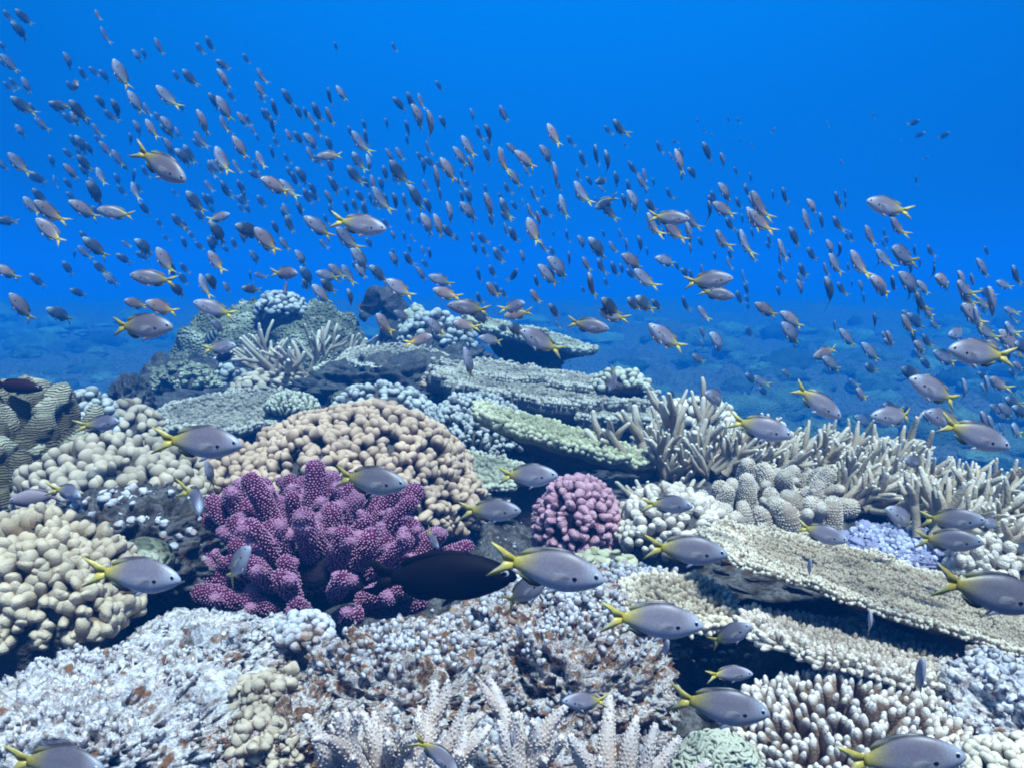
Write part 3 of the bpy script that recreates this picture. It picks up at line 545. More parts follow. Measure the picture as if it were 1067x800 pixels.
plate('pale_plate_coral', 'wide pale grey plate coral behind the tan coral\'s left half', 243, 428, 2.75, 165, 40, 'grey_table', 173, .55, 3, (.007, .010), 900, .03, .16, rag=.2, cup=.02)
knob_coral('soft_tuft_coral', 'pale green feathery tuft on the right end of the pale plate', 304, 424, 2.68, 56, 16, 200, .006, .026, 'greentuft', 175, .7, .6, .0, 0, .1, FINGER)
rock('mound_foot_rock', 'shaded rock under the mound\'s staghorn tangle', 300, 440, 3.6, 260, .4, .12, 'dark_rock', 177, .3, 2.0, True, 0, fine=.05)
# arched rock and bushy coral behind
def arch(name, label, pts, d, r, mat, seed):
    c = at(*pts[0], d); t = thing(name, c, label, 'rock'); mb = MB(); tube(mb, curve([at(x, y, d) for x, y in pts], 50), r, 28); mb.noise(.035, 9, 4, seed); part('rock', mb, M[mat], t); return t
arch('arched_rock', 'dark hooked arch of rock standing at the back of the reef', [(410, 378), (411, 350), (412, 328), (404, 313), (393, 311), (385, 322), (382, 330)], 4.1, [.085, .07, .062, .06, .042, .022], 'dark_rock', 3)
knob_coral('back_bushy_coral', 'blue grey bushy coral right of the arched rock', 455, 374, 3.75, 82, 50, 190, .015, .036, 'bluebush', 181, .7, .3)
knob_coral('back_nodule_coral', 'greenish nodule coral between the arch and the bushy coral', 433, 350, 3.9, 34, 32, 60, .016, .034, 'greentuft', 183, .8)
rock('back_reef_rock', 'dark rock below the bushy coral at the back', 455, 392, 3.75, 100, .22, .12, 'dark_rock', 185, .25, 2.2, True, 0, fine=.04)

# loose coral rubble over the near rock
rng = rs(201); n = 14000; rx = rng.uniform(-1.25, 1.25, n); ry = .62+rng.uniform(0, 1, n)**1.4*2.2; P = np.stack([rx, ry, ground_z(rx, ry)], 1); q = perlin(P*np.array([7, 7, 0])+4); P = P[(q > -.1) & (P[:, 2] > -.75)]
R = .0016+.0042*rng.uniform(0, 1, len(P))**2; mb = MB(); scatter(mb, KNOB, P-np.array([0, 0, .004]), np.stack([rng.normal(0, .5, len(P)), rng.normal(0, .5, len(P)), np.ones(len(P))], 1), R*2.4, R, rng, .8); mb.noise(.0016, 160, 2)
solo('coral_rubble', mb, M['white_nodule'], (0, 0, 0), 'white and grey coral rubble scattered over the reef floor', 'rubble', None, 'stuff')
# far corals on the lower plain that read as one mass
rng = rs(203); mb = MB(); n = 1100
for k in range(n):
    y = 4.5+rng.uniform(0, 1)**1.2*16; x = rng.uniform(-.8, .8)*y
    if k < 120: y = rng.uniform(2.2, 6); x = rng.uniform(1.5, 4)
    z = float(ground_z(x, y, False)); s = rng.uniform(.04, .20)*(1+y*.03)
    if abs(x) < 1.8 and y < 5.6: continue
    lump(mb, (x, y, z), (s*rng.uniform(.9, 1.6), s, s*rng.uniform(.35, 1.0)), .35, 2.5, 4, 20, 11, k*1.1, k % 3 == 0, -.3, rng.rand(), .06, 9)
M['farcoral'] = coral_mat('far_corals', (.03, .045, .03), (.17, .21, .15), None, 40, .8, .02, .4, 6, (0., 1.))
solo('far_coral_cover', mb, M['farcoral'], (0, 0, 0), 'hazy blue far corals covering the lower reef plain', 'coral', None, 'stuff')
# ------------------------------------------------------------------ fish
def fishmat(name, rough=.42):
    m, nt, b = newmat(name, rough, .4); a = nd(nt, 'ShaderNodeAttribute', attribute_name='col'); oi = nd(nt, 'ShaderNodeObjectInfo')
    v = mapr(nt, oi.outputs['Random'], 0, 1, .62, 1.2); cmb = nd(nt, 'ShaderNodeCombineXYZ')
    for q in range(3): nt.links.new(v, cmb.inputs[q])
    tc = nd(nt, 'ShaderNodeTexCoord'); wv = nd(nt, 'ShaderNodeTexVoronoi', Scale=46.); mp = nd(nt, 'ShaderNodeMapping'); mp.inputs['Scale'].default_value = (1., .15, .8)
    nt.links.new(tc.outputs['Object'], mp.inputs[0]); nt.links.new(mp.outputs[0], wv.inputs['Vector'])
    col = mixc(nt, 1., a.outputs['Color'], cmb.outputs[0], 'MULTIPLY')
    col = mixc(nt, 1., col, mixc(nt, mapr(nt, wv.outputs['Distance'], .1, .6), (1.08,)*3, (.88,)*3), 'MULTIPLY')
    nt.links.new(col, b.inputs['Base Color']); return m
M['fish'] = fishmat('fish_skin'); M['darkfish'] = fishmat('dark_fish_skin', .6); M['darkfish'].node_tree.nodes['Principled BSDF'].inputs['Specular IOR Level'].default_value = .06
me_, nt_, b_ = newmat('fish_eye', .12, .6); b_.inputs['Base Color'].default_value = (.006, .006, .009, 1); M['eye'] = me_
me_, nt_, b_ = newmat('fish_iris', .25, .5); b_.inputs['Base Color'].default_value = (.45, .46, .52, 1); M['iris'] = me_
me_, nt_, b_ = newmat('clear_fin', .5, .2); b_.inputs['Base Color'].default_value = (.42, .40, .42, 1); b_.inputs['Alpha'].default_value = .22; M['fin'] = me_
MAUVE = np.array((.20, .175, .215)); BELLY = np.array((.46, .45, .53)); BACK = np.array((.075, .068, .10)); YEL = np.array((.47, .38, .05)); PALE_Y = np.array((.50, .46, .16)); HEAD = np.array((.42, .46, .55)); TAILC = np.array((.36, .37, .30)); NAVY = np.array((.012, .016, .045)); BLACK = np.array((.004, .004, .008))
TINT0 = (MAUVE, BELLY, BACK, YEL, HEAD)
TINT_SILHOUETTE = (np.array((.045, .06, .085)), np.array((.07, .09, .12)), np.array((.02, .03, .05)), np.array((.24, .22, .05)), np.array((.40, .46, .52)))  # dark blue silhouette look of unlit fish, put into the body colour
TINT_WARM = (np.array((.29, .185, .17)), np.array((.44, .35, .35)), np.array((.16, .11, .11)), np.array((.72, .48, .03)), np.array((.48, .48, .52)))
PROF = [(-.285, .046, .016, .0), (-.24, .058, .026, .0), (-.17, .092, .040, .0), (-.09, .128, .055, -.002), (.0, .155, .066, -.004), (.09, .170, .072, -.005), (.17, .170, .074, -.006), (.25, .155, .072, -.006), (.32, .130, .066, -.006), (.38, .104, .057, -.008), (.43, .076, .045, -.010), (.465, .050, .032, -.014), (.488, .028, .02, -.017)]
def fin(mb, pts, cols, th=.005, y=0.0):
    # a fin outline with thickness: fan of triangles on both faces and a rim
    P = np.array(pts, float); n = len(P); c = P.mean(0); C = np.array(cols, float); V = []; K = []
    for s in (1, -1):
        V += [(p[0], y+s*th*.35, p[1]) for p in P]+[(c[0], y+s*th, c[1])]; K += list(C)+[C.mean(0)]
    T = [(i, (i+1) % n, n) for i in range(n)]+[(n+1+(i+1) % n, n+1+i, 2*n+1) for i in range(n)]
    Q = [(i, n+1+i, n+1+(i+1) % n, (i+1) % n) for i in range(n)]; mb.add(V, Q, T, 0, np.array(K))
def fish_mesh(name, bend=0., eyes=True, ht=1., dark=None, na=14, stripes=False, tail=1., spot=True, pelvic=True, tint=None):
    MAUVE, BELLY, BACK, YEL, HEAD = tint if tint else TINT0
    mb = MB(); px = np.array([p[0] for p in PROF]); xs = np.linspace(px[0], px[-1], 26); a = np.arange(na)*2*np.pi/na; V = []; C = []
    for x in xs:
        h = np.interp(x, px, [p[1] for p in PROF])*ht; w = np.interp(x, px, [p[2] for p in PROF]); z0 = np.interp(x, px, [p[3] for p in PROF])
        for t in a:
            cz = math.sin(t); cyy = math.cos(t); z = h*cz; yv = w*np.sign(cyy)*abs(cyy)**1.15*(1-.25*abs(cz)**3); V.append((x, yv, z+z0))
            bw = min(1, max(0, .25-cz)); k = MAUVE*(1-bw)+BELLY*bw; k = k*(1-max(0, cz)**2*.7)+BACK*max(0, cz)**2*.7
            f = np.clip((-.03-x)/.24, 0, 1)**1.4; k = k*(1-f)+YEL*f; f = np.clip((x-.28)/.16, 0, 1)*.7; k = k*(1-f)+HEAD*f
            if dark is not None: k = np.array(dark)*(1+.3*cz)
            if stripes: k = np.array((.62, .66, .5)) if math.sin(x*34) > -.1 else np.array((.02, .03, .06))
            C.append(k)
    n = len(xs); i, j = np.meshgrid(np.arange(n-1), np.arange(na), indexing='ij'); i = i.ravel(); j = j.ravel(); j2 = (j+1) % na
    V += [(xs[-1]+.012, 0, -.019), (xs[0]-.004, 0, 0)]; C += [C[-1], C[0]]
    jj = np.arange(na); T = np.concatenate([np.stack([(n-1)*na+jj, (n-1)*na+(jj+1) % na, np.full(na, n*na)], 1), np.stack([(jj+1) % na, jj, np.full(na, n*na+1)], 1)])
    mb.add(V, np.stack([i*na+j, i*na+j2, (i+1)*na+j2, (i+1)*na+j], 1), T, 0, np.array(C))
    Y1, Y2, D1, B1 = (YEL, PALE_Y, NAVY, BACK) if dark is None else (np.array(dark)*.8,)*4
    if stripes: Y1 = Y2 = np.array((.5, .5, .4))
    for s in (1, -1):
        fin(mb, [(-.262, .046*s), (-.32, .070*s), (-.40, .115*s), (-.49, .150*s*tail), (-.50, .146*s*tail), (-.44, .085*s), (-.395, .042*s), (-.375, .010*s), (-.36, 0), (-.27, 0)],
            [Y1, Y1, Y1, Y1, Y2, TAILC if dark is None else Y2, TAILC if dark is None else Y2, Y2, Y1, Y1], .007)
    fin(mb, [(.25, .135*ht), (.20, .172*ht), (.10, .186*ht), (-.02, .176*ht), (-.10, .164*ht), (-.17, .142*ht), (-.235, .098*ht), (-.215, .068*ht), (-.12, .100*ht), (.0, .140*ht), (.12, .150*ht)], [B1, D1, D1, D1, D1, MAUVE if dark is None else D1, PALE_Y if dark is None else D1, Y2, B1, B1, B1], .006)
    fin(mb, [(.0, -.145*ht), (-.06, -.172*ht), (-.13, -.165*ht), (-.21, -.112*ht), (-.235, -.085*ht), (-.20, -.062*ht), (-.10, -.105*ht)], [B1, D1, D1, D1, PALE_Y if dark is None else D1, Y2, B1], .006)
    if pelvic:
        for s in (1, -1): fin(mb, [(.14, -.15*ht), (.12, -.165*ht), (.03, -.215*ht), (.02, -.205*ht), (.07, -.150*ht)], [BELLY, BELLY, BELLY, BELLY, BELLY] if dark is None else [dark]*5, .006, .022*s)
    def disc(x, z, r, out, col, squash=.35, n=10):
        h = np.interp(x, px, [p[1] for p in PROF])*ht; w = np.interp(x, px, [p[2] for p in PROF]); y0 = w*math.sqrt(max(0.05, 1-(z/h)**2))
        for s in (1, -1):
            VV, QQ, TT, AA = lathe([(0, 1), (.5, .85), (.85, .5), (1, 0)], n); L = np.stack([x+VV[:, 0]*r, s*(y0-.006+VV[:, 2]*r*squash+out), z+VV[:, 1]*r*.8], 1); mb.add(L, QQ, TT, 0, col)
    if spot and dark is None and not stripes: disc(.25, -.035, .024, .003, BLACK, .25)
    if eyes:
        disc(.425, .012, .030, -.002, np.array((.60, .62, .70)), .4); disc(.425, .012, .019, .005, BLACK, .5)
    for k, v in enumerate(mb.V):
        x = v[:, 0]; v[:, 1] += bend*(np.clip(.1-x, 0, 1)**2*2.2+.25*np.clip(x-.1, 0, 1)**2)
    return mb
def fish_eye_mb(bend, s, r=.026, pup=False):
    x, z = .425, .012; px = [p[0] for p in PROF]; h = np.interp(x, px, [p[1] for p in PROF]); w = np.interp(x, px, [p[2] for p in PROF]); y0 = w*math.sqrt(1-(z/h)**2)
    VV, QQ, TT, AA = lathe([(0, 1), (.4, .9), (.75, .65), (.93, .35), (1, 0)], 14); mb = MB(); k = .017 if pup else r; o = .0045 if pup else -.004
    mb.add(np.stack([x+VV[:, 0]*k, s*(y0-.003+o+VV[:, 2]*k*.42)+bend*.25*(x-.1)**2, z+VV[:, 1]*k], 1), QQ, TT); return mb
def pect_mb(s):
    mb = MB(); o = [(.215, -.03), (.17, .0), (.08, .0), (.045, -.035), (.07, -.07), (.15, -.06)]
    P = np.array([(x, s*(.072+.22*(.225-x)), z) for x, z in o]); n = len(P); c = P.mean(0); off = np.array([0, s*.004, 0])
    V = np.vstack([P, c, P+off, c+off]); T = [(i, (i+1) % n, n) for i in range(n)]+[(n+1+(i+1) % n, n+1+i, 2*n+1) for i in range(n)]; Q = [(i, n+1+i, n+1+(i+1) % n, (i+1) % n) for i in range(n)]
    mb.add(V, Q, T); return mb
BENDS = [-.35, -.12, .12, .35]
SCHOOL = [fish_mesh('f', b, True, h, na=10, tint=t_) for t_ in (TINT0, TINT_WARM, TINT_SILHOUETTE) for b, h in zip(BENDS, (1.16, 1.08, 1.22, 1.14))]
SCHOOL_ME = [m.mesh('school_fish_body', M['fish'], usecol=True) for m in SCHOOL]
NEAR_ME = [fish_mesh('f', b, False, h, na=20).mesh('damselfish_body', M['fish'], usecol=True) for b, h in zip(BENDS, (1.0, 1.02, 1.06, 1.04))]
IRIS = [[fish_eye_mb(b, s).mesh('eye', M['iris']) for s in (1, -1)] for b in BENDS]; PUP = [[fish_eye_mb(b, s, pup=True).mesh('pupil', M['eye']) for s in (1, -1)] for b in BENDS]; PECT = [pect_mb(s).mesh('pectoral_fin', M['fin']) for s in (1, -1)]
def fish_matrix(px, py, Lpx, ang, yaw, real, roll=0.):
    th = math.radians(ang); ph = math.radians(yaw); T = -FWD; f = math.cos(ph)*(math.cos(th)*RGT+math.sin(th)*UPV)+math.sin(ph)*T
    d = F*real*max(.3, math.cos(ph))/Lpx; p = at(px, py, d); up = UPV-f*np.dot(UPV, f); up = up/np.linalg.norm(up); side = np.cross(up, f)
    if roll: r = math.radians(roll); up, side = up*math.cos(r)+side*math.sin(r), side*math.cos(r)-up*math.sin(r)
    m = Matrix(((f[0]*real, side[0]*real, up[0]*real, p[0]), (f[1]*real, side[1]*real, up[1]*real, p[1]), (f[2]*real, side[2]*real, up[2]*real, p[2]), (0, 0, 0, 1))); return m, p, d
FG = 'yellow tailed damselfish'
def near_fish(px, py, L, ang, yaw, label, v=1, real=.085, name='damselfish'):
    if py > 440 and label[:6] != 'damsel' or L < 60 and py > 470:                    # small fish swim in front of the reef surface, so the nearer the smaller
        real = min(real, (.40/((py-300)/F)*.86)*L/(F*math.cos(math.radians(yaw))))
    o = bpy.data.objects.new(name, NEAR_ME[v]); COL.objects.link(o); m, p, d = fish_matrix(px, py, L, ang, yaw, real); o.matrix_world = m; tag(o, label, 'fish', FG)
    for s in (0, 1):
        e = bpy.data.objects.new('eye', IRIS[v][s]); COL.objects.link(e); e.parent = o; q = bpy.data.objects.new('pupil', PUP[v][s]); COL.objects.link(q); q.parent = e
        w = bpy.data.objects.new('pectoral_fin', PECT[s]); COL.objects.link(w); w.parent = o
    return o
# x, y, length in photo pixels, heading (0 right, 90 up, 180 left), turn towards the viewer, label
NEAR = [
 (207, 460, 95, -2, 8, 'damselfish heading right just above the left shoulder of the tan coral', 1),
 (140, 598, 104, -3, 8, 'damselfish heading right in front of the pale yellow finger coral', 1),
 (247, 588, 56, 52, 25, 'damselfish nosing up right before the lower left purple branches', 2),
 (385, 500, 80, -4, 10, 'damselfish heading right across the top of the purple coral', 2),
 (206, 519, 34, -30, 62, 'pale damselfish facing the viewer left of the purple coral', 0),
 (219, 493, 30, 100, 20, 'tiny pale fish pointing up above the fish that faces the viewer', 1),
 (105, 441, 46, 8, 15, 'dim damselfish in front of the low bushy coral at left', 0),
 (549, 495, 64, 3, 12, 'damselfish heading right beside the low plate above the pink coral', 2),
 (511, 531, 64, 2, 12, 'damselfish heading right at the lower left of the pink coral', 1),
 (570, 591, 120, -9, 10, 'large damselfish with bright yellow tail in front of the dark fish', 1),
 (546, 616, 58, 38, 25, 'damselfish tilted upward just under the large yellow tailed one', 2),
 (697, 525, 44, 3, 35, 'pale damselfish without visible tail right of the pink coral', 0),
 (714, 572, 86, -4, 8, 'damselfish swimming at the left tip of the big table coral', 1),
 (856, 555, 50, -14, 20, 'damselfish hovering over the top edge of the big table coral', 2),
 (679, 645, 106, -4, 6, 'damselfish with spread fins above the dark hollow, bottom centre right', 1),
 (760, 661, 48, 36, 25, 'damselfish tilted upward in the hollow beside the shaded table', 2),
 (760, 701, 46, 6, 15, 'small yellowish fish in the dark hollow above the finger bed', 0),
 (611, 730, 52, 172, 15, 'small yellow bellied fish over the crusted rock block', 1),
 (749, 735, 102, -4, 10, 'damselfish at the left end of the bottom right finger bed', 2),
 (938, 788, 125, 8, 12, 'large blurred damselfish over the finger bed at the bottom edge', 1),
 (1030, 615, 116, -12, 8, 'large damselfish entering at the right edge over the big table', 1),
 (958, 706, 52, 98, 30, 'upright fish seen end on over the bottom right finger corals', 2),
 (907, 648, 30, 102, 25, 'tiny upright fish in front of the big table\'s shaded edge', 1),
 (843, 592, 24, 94, 30, 'tiny thin fish upright before the big table\'s top surface', 2),
 (456, 784, 56, -38, 15, 'blue grey fish nosing down among the front staghorn tips', 0),
 (534, 772, 26, 95, 30, 'tiny blue fish upright at the left of the narrow staghorn', 1),
 (60, 794, 110, -2, 10, 'blurred blue grey fish cut off by the bottom left corner', 1),
 (992, 541, 60, 3, 20, 'damselfish above its twin before the right edge staghorn', 2),
 (988, 562, 62, 0, 20, 'damselfish below its twin before the right edge staghorn', 1),
 (942, 540, 52, 150, 20, 'damselfish slanting up left before the right staghorn thicket', 0),
 (542, 660, 24, 110, 30, 'tiny bluish fish above the crusted rock block', 1),
 (693, 676, 26, 84, 40, 'tiny pale fish hanging under the fish with spread fins', 2),
 (450, 560, 24, -50, 30, 'tiny pale fish against the right end of the purple coral', 2),
 (168, 172, 68, -32, 10, 'large damselfish nosing down right in the upper left of the school', 1),
 (147, 340, 70, 0, 6, 'large damselfish heading right over open water left of the mound', 2),
 (374, 234, 60, -10, 8, 'large damselfish heading right, high above the arched rock', 1),
 (229, 362, 37, 8, 12, 'damselfish heading right against the left face of the mound', 1),
 (1021, 368, 74, 172, 10, 'large dark damselfish with yellow tail heading left near right edge', 2),
 (975, 407, 66, 155, 10, 'damselfish slanting up left below the large dark one at right', 1),
 (933, 433, 56, 178, 12, 'damselfish heading left above the right staghorn thicket', 0),
 (985, 437, 52, 160, 15, 'damselfish whose body is crossed by another fish\'s yellow tail', 2),
 (1014, 452, 76, -20, 8, 'damselfish nosing down right with its tail across another fish', 1),
 (851, 418, 58, -34, 8, 'damselfish diving down right above the staghorn thicket', 1),
 (792, 445, 66, -14, 10, 'damselfish heading right in front of the staghorn tips', 2),
 (748, 415, 36, 160, 40, 'pinkish damselfish behind the rounded knob dome', 0),
 (613, 339, 44, -10, 10, 'damselfish heading right over the tip of the far tilted plate', 1),
 (564, 356, 50, 152, 20, 'damselfish hovering before the far tilted plate coral', 2),
 (489, 321, 46, 172, 10, 'damselfish heading left just above the back bushy coral', 1),
 (640, 394, 30, 245, 25, 'damselfish nosing down over the right tip of the broad table', 0),
 (489, 379, 36, 105, 20, 'damselfish hanging upright before the broad table\'s left end', 1),
 (926, 216, 52, 166, 10, 'largest fish above the right hand school, dark, heading left', 2),
 (160, 290, 46, 172, 12, 'damselfish heading left under the upper left school, yellow tail spread', 1),
 (121, 222, 36, 170, 15, 'damselfish heading left alone in a gap of the left school', 2),
 (697, 227, 42, -5, 12, 'damselfish heading right with its tail crossing a neighbour, centre right', 1),
 (738, 292, 50, 5, 10, 'damselfish heading right, upper one of a pair above the far plain', 2),
 (746, 306, 38, -10, 10, 'damselfish heading right, lower one of a pair above the far plain', 1),
 (72, 512, 40, -8, 35, 'brown fish with pale face between the two left finger corals', 0),
 (224, 322, 44, 160, 12, 'damselfish heading left just above the left shoulder of the mound', 1),
 (695, 352, 44, 145, 15, 'damselfish slanting up left over the far plain, tail overlapping another', 2),
 (1035, 545, 30, 170, 25, 'small damselfish at the right edge above the round white knobs', 1),
 (955, 481, 34, 172, 20, 'pinkish damselfish above the tips of the right staghorn thicket', 0),
]
for a_ in NEAR: near_fish(*a_)
# other kinds
def odd_fish(name, label, px, py, L, ang, yaw, real, mb, mat='darkfish'):
    o = bpy.data.objects.new(name, mb.mesh(name, M[mat], usecol=True)); COL.objects.link(o); o.matrix_world = fish_matrix(px, py, L, ang, yaw, real)[0]; return tag(o, label, 'fish')
odd_fish('dark_fish', 'big dark brown black fish lying before the purple coral', 455, 600, 168, 3, 6, .235, fish_mesh('d', .05, True, .86, (.005, .003, .004), 24, tail=.55))
odd_fish('dark_fish', 'dark red brown fish at the left edge above the ridged coral', 16, 402, 62, -4, 8, .13, fish_mesh('d', .1, True, .7, (.035, .012, .015), 16, tail=.5))
odd_fish('striped_fish', 'black and pale striped fish against the mound', 218, 353, 26, 35, 20, .12, fish_mesh('d', .1, True, 1.15, None, 16, True))
odd_fish('dark_fish', 'navy fish sheltering on the ledge right of the broad table', 657, 411, 30, 170, 15, .10, fish_mesh('d', .1, True, 1.25, (.006, .008, .02), 16))
odd_fish('dark_fish', 'smaller dark blue fish under the lip of the broad table', 623, 420, 22, 8, 20, .08, fish_mesh('d', -.1, True, 1.2, (.008, .016, .05), 16))
odd_fish('pale_fish', 'pale fish with white tail left of the brown one, left edge', 38, 518, 50, 185, 15, .085, fish_mesh('d', .1, True, 1., (.30, .24, .27), 16))
odd_fish('dark_fish', 'small black fish hanging below the damselfish on the mound', 235, 371, 18, 200, 30, .075, fish_mesh('d', .1, True, 1.5, (.006, .006, .02), 16, tail=.5))

